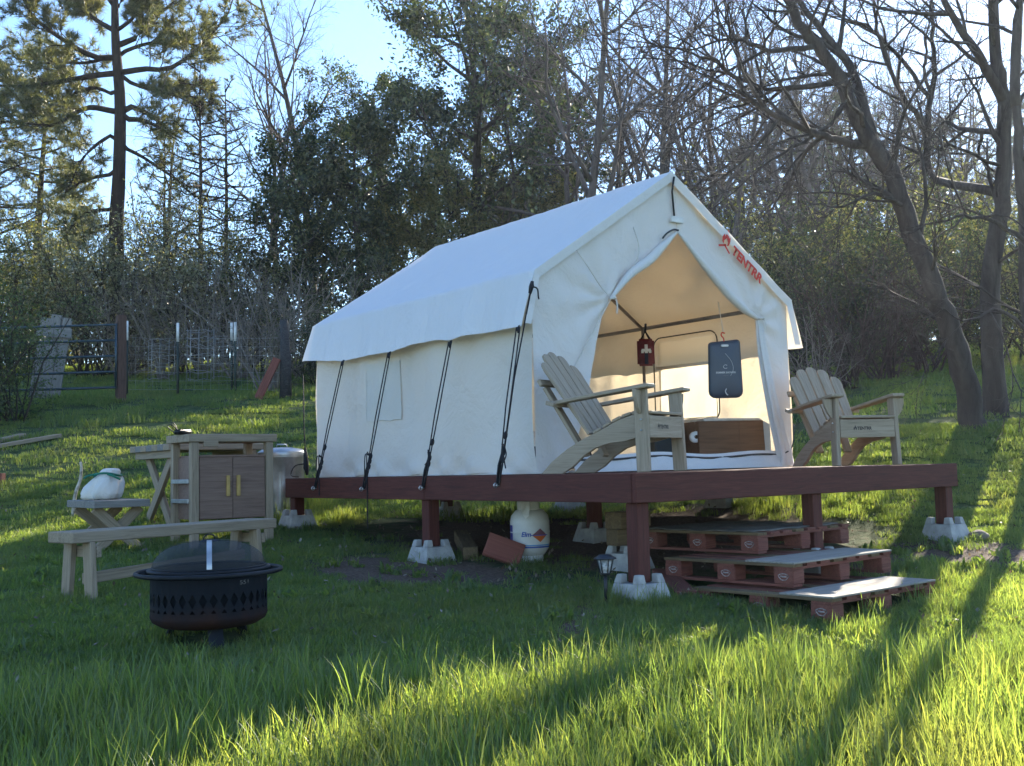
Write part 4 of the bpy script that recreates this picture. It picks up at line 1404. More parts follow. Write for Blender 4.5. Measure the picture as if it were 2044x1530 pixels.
tube_obj('wire_handle', [poly(smooth_path([(-.05, .0, .03), (-.11, .02, .085), (-.15, .03, .07), (-.10, .01, .02)], 12), .005, 5), poly(smooth_path([(-.03, .03, .04), (-.06, .05, .10), (-.09, .05, .09), (-.06, .03, .03)], 12), .005, 5)], BLACKPL, tl)

# ------------------------------------------------------------------ picnic table behind the cabinet
pc = thing('picnic_table', 'wooden picnic table with slanting legs half hidden by the cabinet', 'table', (-1.08, 5.05, gz(-.6, 5.5)))
pz = pc.location.z
for k in range(7):
    y = .08+.158*k
    plank('top_plank', GREYW if k % 2 else PINE, pc, (0, y, .35-pz-.03), (1.0, y, .35-pz-.03), .153, .062, (0, 0, 1), .005)
for x in (.10, .90):
    plank('leg', PINE, pc, (x, .12, .285-pz), (x, .86, gz(-1.0+x, 5.9)-pz-.03), .10, .04, (1, 0, 0), .004)
    plank('leg', PINE, pc, (x+.042, 1.0, .285-pz), (x+.042, .26, gz(-1.0+x, 5.3)-pz-.03), .10, .04, (1, 0, 0), .004)
    plank('cleat', PINE, pc, (x-.042, .03, .262-pz), (x-.042, 1.05, .262-pz), .085, .04, (1, 0, 0), .004)

# small cross-legged bench with the sack
xb_ = thing('cross_leg_bench', 'short grey bench with crossed legs carrying the white sack', 'bench', (-1.92, 4.46, gz(-1.7, 4.8)))
xz = xb_.location.z
for k in range(3):
    y = .068+.137*k*1.95
    plank('seat_plank', GREYW, xb_, (-.0, .135+.27*k, -.141-xz-.032), (.47, .135+.27*k, -.141-xz-.032), .266, .064, (0, 0, 1), .005)
for y in (.12, .66):
    plank('leg', PINE, xb_, (.04, y, -.206-xz), (.43, y+.01, gz(-1.5, 4.5+y)-xz-.02), .085, .038, (0, 1, 0), .004)
    plank('leg', PINE, xb_, (.43, y+.041, -.206-xz), (.04, y+.051, gz(-1.9, 4.5+y)-xz-.02), .085, .038, (0, 1, 0), .004)
sk = thing('cotton_sack', 'white cotton sack tied with a green strap on the short bench', 'sack', (-1.76, 4.83, -.141), .2)
def sackr(r, z, a):
    return r*(1+.10*math.sin(3*a+z*9)+.06*math.sin(7*a-z*20)+.04*math.sin(11*a+2))*(1.0+.12*math.cos(a))
sb_ = lathe('sack_body', SACK, sk, [(.0, .002), (.12, .002), (.148, .02), (.155, .06), (.145, .11), (.125, .15), (.105, .185), (.085, .21), (.075, .225), (.075, .245), (.06, .265), (.03, .272), (.0, .270)], 48, (0, 0, 0), True, sackr)
for v_ in sb_.data.vertices:
    k_ = max(0, v_.co.z-.05)
    v_.co.x += .30*k_; v_.co.y -= .12*k_
    v_.co.x *= 1.12
pth = [(.052+.115*math.cos(a), .105*math.sin(a), .218+.012*math.sin(2*a)) for a in np.linspace(0, 2*math.pi, 25)]
tube_obj('strap', [poly(pth, .010, 6)], GREENSTRAP, sk).location = (.006, -.020, 0)
va = math.atan2(CAM[1]-4.83, CAM[0]+1.76)-.2
tube_obj('strap_tail', [poly(smooth_path([(.10*math.cos(va), .10*math.sin(va), .22), (.135*math.cos(va+.3), .135*math.sin(va+.3), .205), (.15*math.cos(va+.75), .15*math.sin(va+.75), .175)], 10), .010, 6),
                        poly(smooth_path([(.09*math.cos(va-1.2), .09*math.sin(va-1.2), .225), (.16*math.cos(va-1.3), .16*math.sin(va-1.3), .21), (.19*math.cos(va-1.5), .19*math.sin(va-1.5), .19)], 10), .010, 6)], GREENSTRAP, sk).location = (.055, -.020, 0)
sx, sy = survey(150, 960, 10.9)[:2]
o = tube_obj('bare_stick', [poly(smooth_path([(sx-.02, sy, gz(sx, sy)-.02), (sx+.0, sy, gz(sx, sy)+.22), (sx+.05, sy, gz(sx, sy)+.38), (sx+.06, sy, gz(sx, sy)+.50), (sx+.05, sy, gz(sx, sy)+.56)], 14), np.linspace(.02, .012, 14), 7)], BIRCH, None)
tag(o, 'pale crooked stick standing in the grass behind the sack', 'stick')

# ------------------------------------------------------------------ galvanised can
kx, ky = 0.20, 5.36
kz = gz(kx, ky)-.01
cn = thing('trash_can', 'ribbed galvanised metal trash can with lid behind the deck', 'trash can', (kx, ky, kz))
kh = .30-kz
lathe('can_body', GALV, cn, [(.0, .0), (.20, .0), (.205, .02), (.20, .05), (.205, .07), (.215, kh*.5), (.225, kh-.10), (.232, kh-.09), (.232, kh-.07), (.225, kh-.06)], 160, (0, 0, 0), True, lambda r, z, a: r*(1+(.030*math.copysign(abs(math.sin(12*a))**.5, math.sin(12*a)) if .06 < z < kh-.11 else 0)))
ld = lathe('lid', GALV, cn, [(.240, kh-.075), (.245, kh-.04), (.238, kh-.03), (.20, kh-.005), (.10, kh+.012), (.0, kh+.015)], 48)
tube_obj('lid_handle', [poly([(-.06, 0, kh+.01), (-.05, 0, kh+.045), (.05, 0, kh+.045), (.06, 0, kh+.01)], .007, 6)], GALV, ld)

# ------------------------------------------------------------------ lumber, bricks, stones
for k, (a, b, lab) in enumerate((((118, 884, 15.0), (-60, 890, 14.0), 'long pale board lying in the sunlit grass uphill'), ((45, 876, 15.1), (-70, 880, 14.2), 'shorter tan board lying behind the long pale board'))):
    A = survey(*a); B = survey(*b)
    A[2] = gz(A[0], A[1])+.05; B[2] = gz(B[0], B[1])+.05
    o = plank('lumber_board', PINE, None, A, B, .14, .05, (0, 0, 1))
    tag(o, lab, 'board')
A = survey(2, 922, 12.3)
o = plank('red_block', PALLETRED, None, (A[0]-.16, A[1]+.10, gz(A[0], A[1])+.07), (A[0]+.03, A[1], gz(A[0], A[1])+.07), .16, .15, (0, 0, 1))
tag(o, 'red brown wooden block in the grass at the foot of the slope', 'block')


def stone(x, y, r, label, seed):
    rr = random.Random(seed)
    bm = bmesh.new()
    bmesh.ops.create_icosphere(bm, subdivisions=3, radius=r)
    for v in bm.verts:
        n_ = mnoise.noise(v.co*(1.2/r)+Vector((seed, 0, 0)))
        v.co *= 1+.28*n_
        v.co.z *= .65
    o = bm_obj('field_stone', bm, ROCK, None, Matrix.Translation((x, y, gz(x, y)+r*.3)), True)
    return tag(o, label, 'stone', 'stones')


stone(3.66, -.14, .075, 'small brown stone leaning on the far front pier block', 3)

# ------------------------------------------------------------------ gate, fences and posts on the slope
def on_ground(px, d):
    q = survey(px, 800, d)
    return np.array([q[0], q[1], gz(q[0], q[1])])


gp = on_ground(241, 18.5)
o = plank('gate_post', wood('gate_post_wood', (.06, .035, .028), (.11, .065, .05), (.15, .095, .075), .85), None, (gp[0], gp[1], gp[2]-.1), (gp[0], gp[1], gp[2]+1.50), .15, .15, (1, 0, 0), .012)
tag(o, 'square red brown gate post at the end of the tube gate', 'post')
ga = on_ground(231, 18.4); gb_ = on_ground(-75, 18.4)
gt = thing('tube_gate', 'blue grey metal tube gate with five rails on the slope', 'gate', tuple(ga))
v = Vector((gb_-ga)); v.z *= .5
z0 = .26
for k in range(5):
    tube_obj('rail', [poly([(0, 0, z0+.27*k), Vector((v.x, v.y, v.z+z0+.27*k))], .022, 8)], GATEST, gt)
for f in (0.0, 1.0):
    tube_obj('upright', [poly([Vector((v.x*f, v.y*f, v.z*f+z0-.02)), Vector((v.x*f, v.y*f, v.z*f+z0+1.10))], .022, 8)], GATEST, gt)
ba = on_ground(98, 19.4)
lb = thing('weathered_board_panel', 'leaning panel of grey weathered boards behind the tube gate', 'board panel', tuple(ba))
for k in range(3):
    o_ = Vector(RV)*(.19*(k-1))
    plank('board', GREYW, lb, o_+Vector((-.10*RV[0], -.10*RV[1], -.05)), o_+Vector((.13*RV[0], .13*RV[1], 1.45+.06*(k == 1))), .185, .03, (-FH[0], -FH[1], .1), .004)
plank('crossbar', GREYW, lb, Vector(RV)*-.22+Vector((-.05*FH[0], -.05*FH[1], 1.2)), Vector(RV)*.42+Vector((-.05*FH[0], -.05*FH[1], 1.16)), .16, .03, (-FH[0], -FH[1], 0), .004)
# wire fence with steel posts
fw0 = on_ground(250, 19.6)
wf = thing('wire_fence', 'thin wire fence on white tipped green steel posts', 'fence', tuple(fw0))
pp = [on_ground(253, 19.7), on_ground(355, 20.3), on_ground(463, 21.4), on_ground(470, 20.2), on_ground(556, 19.6)]
for q in pp[:4]:
    c = q-fw0
    pst = tube_obj('steel_post', [poly([c+np.array([0, 0, -.1]), c+np.array([0, 0, 1.02])], .026, 5)], TPOSTG, wf)
    tube_obj('white_tip', [poly([c+np.array([0, 0, 1.021]), c+np.array([0, 0, 1.38])], .027, 5)], WHITEPL, pst)
wires = []
seq = [pp[0], pp[1], pp[3], pp[4]]
for a, b in zip(seq[:-1], seq[1:]):
    for k in range(7):
        z = .12+.16*k
        wires.append(poly([a-fw0+np.array([0, 0, z]), (a+b)/2-fw0+np.array([0, 0, z-.01]), b-fw0+np.array([0, 0, z])], .0022, 3))
    nn = int(np.linalg.norm(b-a)/.15)
    for k in range(nn):
        c = a+(b-a)*k/nn-fw0
        wires.append(poly([c+np.array([0, 0, .1]), c+np.array([0, 0, 1.1])], .0016, 3))
tag(tube_obj('wire_mesh', wires, WIRE, wf), kind='stuff')
# charred post with leaning brace
q = on_ground(570, 19.3)
o = tube_obj('charred_post', [poly([(q[0], q[1], q[2]-.1), (q[0]+.01, q[1], q[2]+.7), (q[0]-.02, q[1], q[2]+1.42)], [.115, .10, .075], 10)], CHARRED, None, True)
tag(o, 'blackened round wooden post at the end of the wire fence', 'post')
q1 = on_ground(515, 19.0); q2 = on_ground(562, 19.25)
o = plank('brace_board', PALLETRED, None, (q1[0], q1[1], q1[2]+.02), (q2[0]-.08, q2[1], q2[2]+.72), .14, .05, (-FH[0], -FH[1], .3))
tag(o, 'red brown brace board leaning against the blackened post', 'board')
# wire plant cages
for i, (px, d, h_, lab) in enumerate(((322, 23.5, .9, 'bright wire plant cage behind the fence close to the gate post'), (400, 23.0, 1.15, 'taller wire plant cage behind the fence between steel posts'), (448, 23.6, .95, 'bright wire plant cage behind the fence near the blackened post'))):
    q = on_ground(px, d)
    rr = random.Random(i)
    W3 = []
    for k in range(7):
        z = .05+h_*k/6.5
        W3.append(poly([(.28*math.cos(a)+.03*rr.uniform(-1, 1), .28*math.sin(a)+.03*rr.uniform(-1, 1), z+.04*rr.uniform(-1, 1)) for a in np.linspace(0, 6.2, 13)], .005, 4))
    for k in range(9):
        a = k*.7
        W3.append(poly([(.28*math.cos(a), .28*math.sin(a), -.05), (.28*math.cos(a)+.02, .28*math.sin(a), h_)], .004, 4))
    o = tube_obj('wire_cage', W3, WIRE, None)
    o.location = tuple(q)
    tag(o, lab, 'wire cage', 'wire plant cages')

# ------------------------------------------------------------------ trees: growth helpers
def unit(v):
    return v/(np.linalg.norm(v)+1e-9)


def wander(rg, start, d, L, n, wob, up=0.0, droop=0.0):
    pts = [np.array(start, float)]
    d = unit(np.array(d, float))
    for i in range(n-1):
        d = unit(d+rg.normal(0, wob, 3)+np.array([0, 0, up-droop]))
        pts.append(pts[-1]+d*L/(n-1))
    return np.array(pts)


def branch_off(rg, P, R, k, spec, out, level=0):
    """spec: list of dicts per level: n, len, rad, ang, pts, sides, wob, up, t0"""
    if level >= len(spec): return
    s = spec[level]
    n = s['n'] if level == 0 else max(1, int(round(s['n']*rg.uniform(.7, 1.3))))
    seg = np.linalg.norm(np.diff(P, axis=0), axis=1).sum()
    for i in range(n):
        tt = s.get('t0', .25)+(s.get('t1', 1.0)-s.get('t0', .25))*((i+rg.uniform(0, 1))/n)
        f = tt*(len(P)-1); a = min(int(f), len(P)-2); f -= a
        p = P[a]*(1-f)+P[a+1]*f
        r = R[a]*(1-f)+R[a+1]*f
        T = unit(P[a+1]-P[a])
        az = rg.uniform(0, 2*math.pi) if level else (i*2.39996+rg.uniform(-.5, .5))
        A = unit(np.cross(T, [0.31, 0.17, .94] if abs(T[2]) < .9 else [1, 0.2, 0])); B = np.cross(T, A)
        ang = RAD(s['ang']+rg.uniform(-14, 14))
        d = T*math.cos(ang)+(A*math.cos(az)+B*math.sin(az))*math.sin(ang)
        L = (s['len'] if s.get('abs') else s['len']*seg)*rg.uniform(.6, 1.25)*(1-s.get('taper', .35)*tt)
        q = wander(rg, p, d, L, s['pts'], s['wob'], s.get('up', 0), s.get('droop', 0))
        r0 = min(r*.72, max(s['rad']*rg.uniform(.7, 1.2), .0028))
        rr = np.linspace(r0, max(r0*.28, .0022), s['pts'])
        out.setdefault(level, []).append((q, rr, s['sides']))
        branch_off(rg, q, rr, k, spec, out, level+1)


def leaves(rg, centres, n_per, spread, size, up=0.25, aspect=.5):
    C_ = np.repeat(np.asarray(centres), n_per, axis=0)
    m = len(C_)
    C_ = C_+rg.normal(0, spread, (m, 3))
    d = rg.normal(0, 1, (m, 3)); d /= np.linalg.norm(d, axis=1, keepdims=True)
    nn = rg.normal(0, 1, (m, 3)); nn[:, 2] += up*3
    s = np.cross(d, nn); s /= np.linalg.norm(s, axis=1, keepdims=True)+1e-9
    L = size*rg.uniform(.6, 1.35, (m, 1))
    V = np.stack([C_-d*L*.5, C_+s*L*aspect*.5, C_+d*L*.5, C_-s*L*aspect*.5], 1).reshape(-1, 3)
    return V, np.arange(m*4).reshape(m, 4)


def needles(rg, centres, dirs, n, L, w):
    m = len(centres)
    C_ = np.repeat(centres, n, axis=0); D = np.repeat(dirs, n, axis=0)
    v = D*.9+rg.normal(0, .62, (m*n, 3)); v /= np.linalg.norm(v, axis=1, keepdims=True)
    s = np.cross(v, rg.normal(0, 1, (m*n, 3))); s /= np.linalg.norm(s, axis=1, keepdims=True)+1e-9
    ln = L*rg.uniform(.6, 1.2, (m*n, 1))
    V = np.stack([C_+s*w, C_-s*w, C_+v*ln], 1).reshape(-1, 3)
    return V, np.arange(m*n*3).reshape(m*n, 3)


def tips(polys, last=2):
    return np.concatenate([p[-last:] for p, _, _ in polys])


def bare_spec(h, dens=1.0, wob=.16, up=.05):
    return [dict(n=int(11*dens), len=.42, rad=h*.0052, ang=44, pts=7, sides=6, wob=wob, up=up, t0=.22, t1=.98, taper=.55),
            dict(n=7*dens, len=.46, rad=h*.0021, ang=42, pts=5, sides=4, wob=wob*1.1, up=up, t0=.22),
            dict(n=6*dens, len=.50, rad=.0075, ang=40, pts=4, sides=3, wob=wob*1.1, up=up, t0=.2),
            dict(n=3*dens, len=.55, rad=.0052, ang=38, pts=3, sides=3, wob=wob, up=up, t0=.25)]


def make_bare(seed, h, r, lean=(0, 0), dens=1.0, wob=.13):
    rg = np.random.default_rng(seed)
    P_ = wander(rg, (0, 0, -.25), (lean[0], lean[1], 1), h, 10, .07, .04)
    R_t = np.linspace(r, r*.10, 10); R_t[0] *= 1.3
    out = {}
    branch_off(rg, P_, R_t, 0, bare_spec(h, dens, wob), out)
    Vt, Ft = tubes([(P_, R_t, 10)]+out[0])
    Vc, Fc = tubes(out[1]+out[2]+out[3])
    return np_mesh('trunk', Vt, Ft), np_mesh('crown', Vc, Fc)


def tree_thing(name, label, cat, loc, rz, scale, parts, group):
    """parts: list of (part name, mesh, material, kind)"""
    t_ = thing(name, label, cat, loc, rz, group)
    t_.scale = (scale, scale, scale)
    for pn, me, mat, kd in parts:
        o = bpy.data.objects.new(pn, me); COL.objects.link(o); o.parent = t_
        if not me.materials: me.materials.append(mat)
        for p_ in me.polygons: pass
        if kd: o['kind'] = kd
    return t_


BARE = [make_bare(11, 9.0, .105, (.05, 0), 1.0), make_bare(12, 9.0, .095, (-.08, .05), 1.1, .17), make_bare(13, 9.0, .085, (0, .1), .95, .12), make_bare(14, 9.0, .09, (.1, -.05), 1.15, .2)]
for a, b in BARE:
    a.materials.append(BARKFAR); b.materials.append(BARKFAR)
BARE_P = []
for a, b in BARE[:2]:
    a2, b2 = a.copy(), b.copy()
    for q in (a2, b2):
        q.materials.clear(); q.materials.append(BARKPALE)
    BARE_P.append((a2, b2))

# ---- evergreen oak
def make_oak(seed, h, r, crown_lo=.25, spread=.42, nl=16, per=9, leaf=.085, dens=1.0):
    rg = np.random.default_rng(seed)
    P_ = wander(rg, (0, 0, -.25), (.02, 0, 1), h, 10, .06, .05)
    R_t = np.linspace(r, r*.16, 10); R_t[0] *= 1.35
    out = {}
    spec = [dict(n=nl, len=spread, rad=r*.34, ang=58, pts=7, sides=6, wob=.15, up=.06, t0=crown_lo, t1=1.0, taper=.45),
            dict(n=8*dens, len=.42, rad=.022, ang=48, pts=5, sides=4, wob=.2, up=.04, t0=.15),
            dict(n=7*dens, len=.55, rad=.009, ang=46, pts=4, sides=3, wob=.22, up=.03, t0=.15)]
    branch_off(rg, P_, R_t, 0, spec, out)
    Vt, Ft = tubes([(P_, R_t, 10)]+out[0])
    Vb, Fb = tubes(out[1]+out[2])
    tp = tips(out[2], 3)
    tp = tp[rg.uniform(0, 1, len(tp)) < .8]
    Vl, Fl = leaves(rg, tp, per, .13, leaf)
    return np_mesh('trunk', Vt, Ft), np_mesh('branches', Vb, Fb), np_mesh('crown', Vl, [Fl])


OAKS = [make_oak(21, 12.5, .21, .10, .40, 34, 6, .14, 1.1), make_oak(22, 6.0, .12, .10, .42, 18, 7, .11)]
for a, b, c in OAKS:
    a.materials.append(BARKOAK); b.materials.append(BARKOAK); c.materials.append(LEAFOAK)
OAKY = []
for a, b, c in OAKS[1:]:
    c2 = c.copy(); c2.materials.clear(); c2.materials.append(LEAFYEL)
    OAKY.append((a, b, c2))


# ---- shrubs
def make_shrub(seed, h, w, leaf, per, ns=12, twig=True):
    rg = np.random.default_rng(seed)
    out = {}
    stems = []
    for i in range(ns):
        a = i*2.4+rg.uniform(-.4, .4)
        tilt = rg.uniform(.15, 1.0)
        d = np.array([math.cos(a)*tilt*w/h, math.sin(a)*tilt*w/h, 1.0])
        L = h*rg.uniform(.7, 1.1)
        q = wander(rg, (rg.normal(0, .08*w), rg.normal(0, .08*w), -.1), d, L, 7, .13, .02)
        rr = np.linspace(.022, .006, 7)
        stems.append((q, rr, 5))
        branch_off(rg, q, rr, 0, [dict(n=8, len=.36, rad=.009, ang=48, pts=5, sides=3, wob=.2, up=.03, t0=.08, t1=1, taper=.3),
                                  dict(n=6, len=.5, rad=.006, ang=45, pts=3, sides=3, wob=.22, up=.02, t0=.15)], out)
    Vs, Fs = tubes(stems)
    Vb, Fb = tubes(out[0]+out[1])
    res = [np_mesh('stems', Vs, Fs), np_mesh('twigs', Vb, Fb)]
    if per:
        tp = tips(out[1], 2)
        Vl, Fl = leaves(rg, tp, per, .10, leaf)
        res.append(np_mesh('foliage', Vl, [Fl]))
    return res


SHA = make_shrub(31, 2.8, 2.2, .060, 5)
SHB = make_shrub(32, 2.4, 2.0, .055, 6)
SHN = make_shrub(33, 2.4, 1.7, 0, 0, 14)
SHRUBS = {}
for key, base, lm, bk in (('grey', SHA, LEAFGREY, BARKOAK), ('green', SHB, LEAFGREEN, BARKOAK), ('olive', SHA, LEAFYEL, BARKOAK), ('dark', SHB, LEAFOAK, BARKOAK), ('pale', SHN, None, BARKPALE), ('red', SHN, None, BARKRED)):
    lst = []
    for m_ in base:
        m2 = m_.copy()
        m2.materials.clear(); m2.materials.append(lm if m_.name.startswith('foliage') else bk)
        lst.append(m2)
    SHRUBS[key] = lst


# ---- conifers
def make_conifer(seed, h, r, spread, tuft, nl=46, dead=.0, n_need=12, L=.17):
    rg = np.random.default_rng(seed)
    P_ = wander(rg, (0, 0, -.3), (0, 0, 1), h, 12, .02, .05)
    R_t = np.linspace(r, r*.1, 12); R_t[0] *= 1.25
    limbs, tw = [], []
    cen, dr = [], []
    for i in range(nl):
        tt = .14+.84*i/nl
        f = tt*11; a = min(int(f), 10); p = P_[a]+(P_[a+1]-P_[a])*(f-a)
        az = i*2.39996+rg.uniform(-.3, .3)
        Lb = spread*(1.05-tt)**.75*rg.uniform(.65, 1.15)+.25
        q = wander(rg, p, (math.cos(az), math.sin(az), rg.uniform(-.15, .25)), Lb, 7, .10, .05)
        rr = np.linspace(min(.05, r*.3), .008, 7)
        limbs.append((q, rr, 5))
        out = {}
        branch_off(rg, q, rr, 0, [dict(n=9, len=.34, rad=.010, ang=50, pts=4, sides=3, wob=.15, up=.05, t0=.2, t1=1.0, taper=.3),
                                  dict(n=4, len=.5, rad=.006, ang=42, pts=3, sides=3, wob=.15, up=.06, t0=.3)], out)
        tw += out[0]+out.get(1, [])
        for (w_, _, _) in out[0]+out.get(1, []):
            if rg.uniform() < dead: continue
            for k_ in range(1, len(w_)):
                cen.append(w_[k_]); dr.append(unit(w_[k_]-w_[k_-1]))
    Vt, Ft = tubes([(P_, R_t, 9)]+limbs)
    Vb, Fb = tubes(tw)
    cen = np.array(cen); dr = np.array(dr)
    k = rg.uniform(0, 1, len(cen)) < tuft
    Vn, Fn = needles(rg, cen[k], dr[k], n_need, L, .007)
    return np_mesh('trunk', Vt, Ft), np_mesh('branches', Vb, Fb), np_mesh('needles', Vn, [Fn])


CON = make_conifer(41, 11.0, .20, 3.0, .9, 48)
CONTHIN = make_conifer(42, 8.5, .10, 2.1, .55, 60, .75, 9, .12)
CONF = {'dark': CON, 'thin': CONTHIN}
for key, (a, b, c) in CONF.items():
    a.materials.append(BARKPINE); b.materials.append(BARKPINE); c.materials.append(NEEDLEDK if key == 'dark' else NEEDLE)
CONP = [m_.copy() for m_ in CON]
CONP[2].materials.clear(); CONP[2].materials.append(NEEDLE)


# ------------------------------------------------------------------ the tall pine (limbs measured from the photograph)
def px_path(pts, d0, d1, n, off=(0, 0)):
    pts = [(x/2.39+off[0], y/2.39+off[1]) for x, y in pts]
    P_ = [survey(x, y, d0+(d1-d0)*i/(len(pts)-1)) for i, (x, y) in enumerate(pts)]
    return smooth_path(P_, n)


rg = np.random.default_rng(77)
DPN = 30.0
base = on_ground(236, DPN)
trunk = [base-np.array([0, 0, .3])]+[survey(x, y, DPN) for x, y in ((232, 470), (235, 400), (238, 335), (240, 209), (234, 125), (230, 63), (229, -60), (231, -200), (230, -330))]
Tp = smooth_path(trunk, 22)
Tr = np.interp(np.linspace(0, 1, 22), [0, .05, .25, .6, 1], [.27, .205, .185, .125, .03])
lim = [([(530, 300), (400, 250), (300, 190), (200, 120), (130, 40), (110, -60)], 30, 28), ([(530, 350), (400, 370), (290, 390), (150, 410), (0, 410), (-120, 380)], 30, 29),
       ([(500, 520), (420, 515), (340, 550), (260, 600), (130, 590), (0, 580)], 30, 28.4), ([(590, 570), (680, 575), (760, 610), (830, 660)], 30, 29),
       ([(600, 500), (700, 540), (780, 600), (830, 640)], 30, 31), ([(600, 345), (690, 330), (800, 330), (900, 270), (1000, 170), (1080, 80), (1110, 0)], 30, 28.8),
       ([(560, 215), (650, 180), (700, 110), (780, 50), (840, 0), (870, -60)], 30, 31), ([(550, 150), (450, 90), (400, 30), (370, -40)], 30, 31),
       ([(555, 830), (440, 850), (370, 880), (310, 920)], 30, 29), ([(550, 1000), (430, 1010), (370, 1050), (330, 1100)], 30, 29.2),
       ([(580, 700), (680, 750), (800, 830), (900, 900)], 30, 30.8), ([(555, 630), (450, 700), (380, 780), (330, 900)], 30, 29),
       ([(555, 150), (640, 80), (650, 0), (660, -60)], 30, 29), ([(550, 1075), (440, 1090), (370, 1150)], 30, 30.6), ([(585, 380), (720, 430), (880, 460), (1000, 490)], 30, 30.6),
       ([(545, 60), (620, -40), (760, -90), (900, -140)], 30, 30.5), ([(545, 20), (450, -60), (330, -110), (200, -160)], 30, 29.5), ([(545, 260), (420, 300), (250, 300), (80, 320)], 30, 31.5),
       ([(560, 460), (440, 420), (300, 470), (160, 500)], 30, 31.2), ([(560, 260), (700, 210), (850, 200), (980, 230)], 30, 31)]
plimbs, ptw, cen, dr = [], [], [], []
for k_, (pts, da, db) in enumerate(lim):
    q = px_path(pts, da, db, 12)
    q[0] = Tp[np.argmin(np.abs(Tp[:, 2]-q[0, 2]))]
    rr = np.linspace(.085 if k_ < 8 else .06, .016, 12)
    plimbs.append((q, rr, 6))
    out = {}
    branch_off(rg, q, rr, 0, [dict(n=18, len=.32, rad=.016, ang=48, pts=5, sides=4, wob=.16, up=.08, t0=.18, t1=1.0, taper=.2),
                              dict(n=8, len=.42, rad=.008, ang=42, pts=4, sides=3, wob=.15, up=.08, t0=.2)], out)
    ptw += out[0]+out[1]
    live = pts[-1][1] < 640 and k_ not in (8, 9, 10, 13)
    for (w_, _, _) in (out[1] if live else out[1][::4]):
        for j in (1, 2, 3):
            cen.append(w_[j]); dr.append(unit(w_[j]-w_[j-1]))
cen, dr = np.array(cen), np.array(dr)
Vn, Fn = needles(rg, cen, dr, 18, .25, .009)
pine = thing('tall_pine', 'tall pine with long bare limbs and tufted needles above the gate', 'tree', tuple(base), 0, None)
V_, F_ = tubes([(Tp, Tr, 12)]); o = link('trunk', np_mesh('trunk', V_-base, F_), BARKPINE, pine, None, True)
for q in plimbs:
    V_, F_ = tubes([q]); link('limb', np_mesh('limb', V_-base, F_), BARKPINE, pine, None, True)
V_, F_ = tubes(ptw); tag(link('twigs', np_mesh('twigs', V_-base, F_), BARKPINE, pine), kind='stuff')
tag(link('crown', np_mesh('crown', Vn-base, [Fn]), NEEDLE, pine), kind='stuff')

# ------------------------------------------------------------------ big bare trees on the right
def limb_tree(name, label, base_px, d, trunks, spec, seed, mat, group):
    """trunks: list of (pixel path, start depth, end depth, r0, r1)"""
    rg = np.random.default_rng(seed)
    b = on_ground(base_px, d)
    t_ = thing(name, label, 'tree', tuple(b), 0, group)
    tw, built = [], None
    for pts, da, db, r0, r1, nb_ in trunks:
        P_ = [survey(x, y, da+(db-da)*i/(len(pts)-1)) for i, (x, y) in enumerate(pts)]
        if built is not None:
            P_[0] = built[np.argmin(np.linalg.norm(built-P_[0], axis=1))]
        if pts[0][1] > 780:
            P_[0] = np.array([P_[0][0], P_[0][1], gz(P_[0][0], P_[0][1])-.2])
        n = max(10, len(pts)*3)
        q = smooth_path(P_, n)
        q[1:] += rg.normal(0, .012, (n-1, 3))
        built = q if built is None else np.vstack([built, q])
        rr = np.linspace(r0, r1, n)
        if pts[0][1] > 780: rr[0] *= 1.35; rr[1] *= 1.12
        V_, F_ = tubes([(q, rr, 10)])
        link('trunk' if r0 > .09 else 'limb', np_mesh('limb', V_-b, F_), mat, t_, None, True)
        out = {}
        sp = [dict(s) for s in spec]
        sp[0]['n'] = nb_
        branch_off(rg, q, rr, 0, sp, out)
        for lv in out.values(): tw += lv
    V_, F_ = tubes(tw)
    tag(link('crown', np_mesh('crown', V_-b, F_), mat, t_), kind='stuff')
    return t_


TS = [dict(n=14, len=1.6, abs=True, rad=.030, ang=48, pts=7, sides=5, wob=.15, up=.03, t0=.22, t1=1.0, taper=.2),
      dict(n=6, len=.48, rad=.010, ang=42, pts=5, sides=4, wob=.17, up=.02, t0=.15),
      dict(n=5, len=.52, rad=.005, ang=40, pts=4, sides=3, wob=.18, up=.02, t0=.15),
      dict(n=2, len=.55, rad=.0032, ang=36, pts=3, sides=3, wob=.15, up=.02, t0=.2)]


def z5(pts, sc=2.55, ox=1444, oy=0):
    return [(x/sc+ox, y/sc+oy) for x, y in pts]


limb_tree('bare_tree', 'big bare tree whose thick trunk leans over towards the tent', 1945, 12.2, [
    ([(1945, 845), (1936, 800), (1920, 729), (1897, 663), (1871, 582), (1809, 431), (1777, 345), (1742, 294), (1715, 243), (1675, 157), (1632, 98), (1601, 51), (1566, -10), (1530, -90)], 12.2, 11.6, .145, .042, 13),
    ([(1742, 294), (1680, 282), (1640, 274), (1589, 251), (1534, 223), (1495, 196), (1471, 157), (1432, 125), (1385, 106), (1295, 82)], 11.9, 11.3, .045, .010, 14),
    (z5([(550, 440), (300, 460), (150, 430), (0, 350), (-120, 250)]), 11.8, 12.4, .035, .008, 8),
    (z5([(430, 280), (250, 260), (100, 210), (-40, 190), (-150, 130)]), 11.7, 11.2, .033, .008, 8),
    (z5([(760, 760), (700, 500), (650, 360), (570, 250), (480, 130), (380, 0), (300, -120)]), 12.0, 12.4, .06, .028, 8),
    (z5([(620, 480), (520, 660), (330, 760), (150, 880)]), 11.9, 11.6, .03, .008, 7),
    (z5([(930, 1090), (880, 1030), (760, 990), (600, 1050), (450, 1040)]), 12.0, 11.4, .03, .007, 7),
], TS, 201, BARKGREY, 'bare trees on the sunny side of the deck')
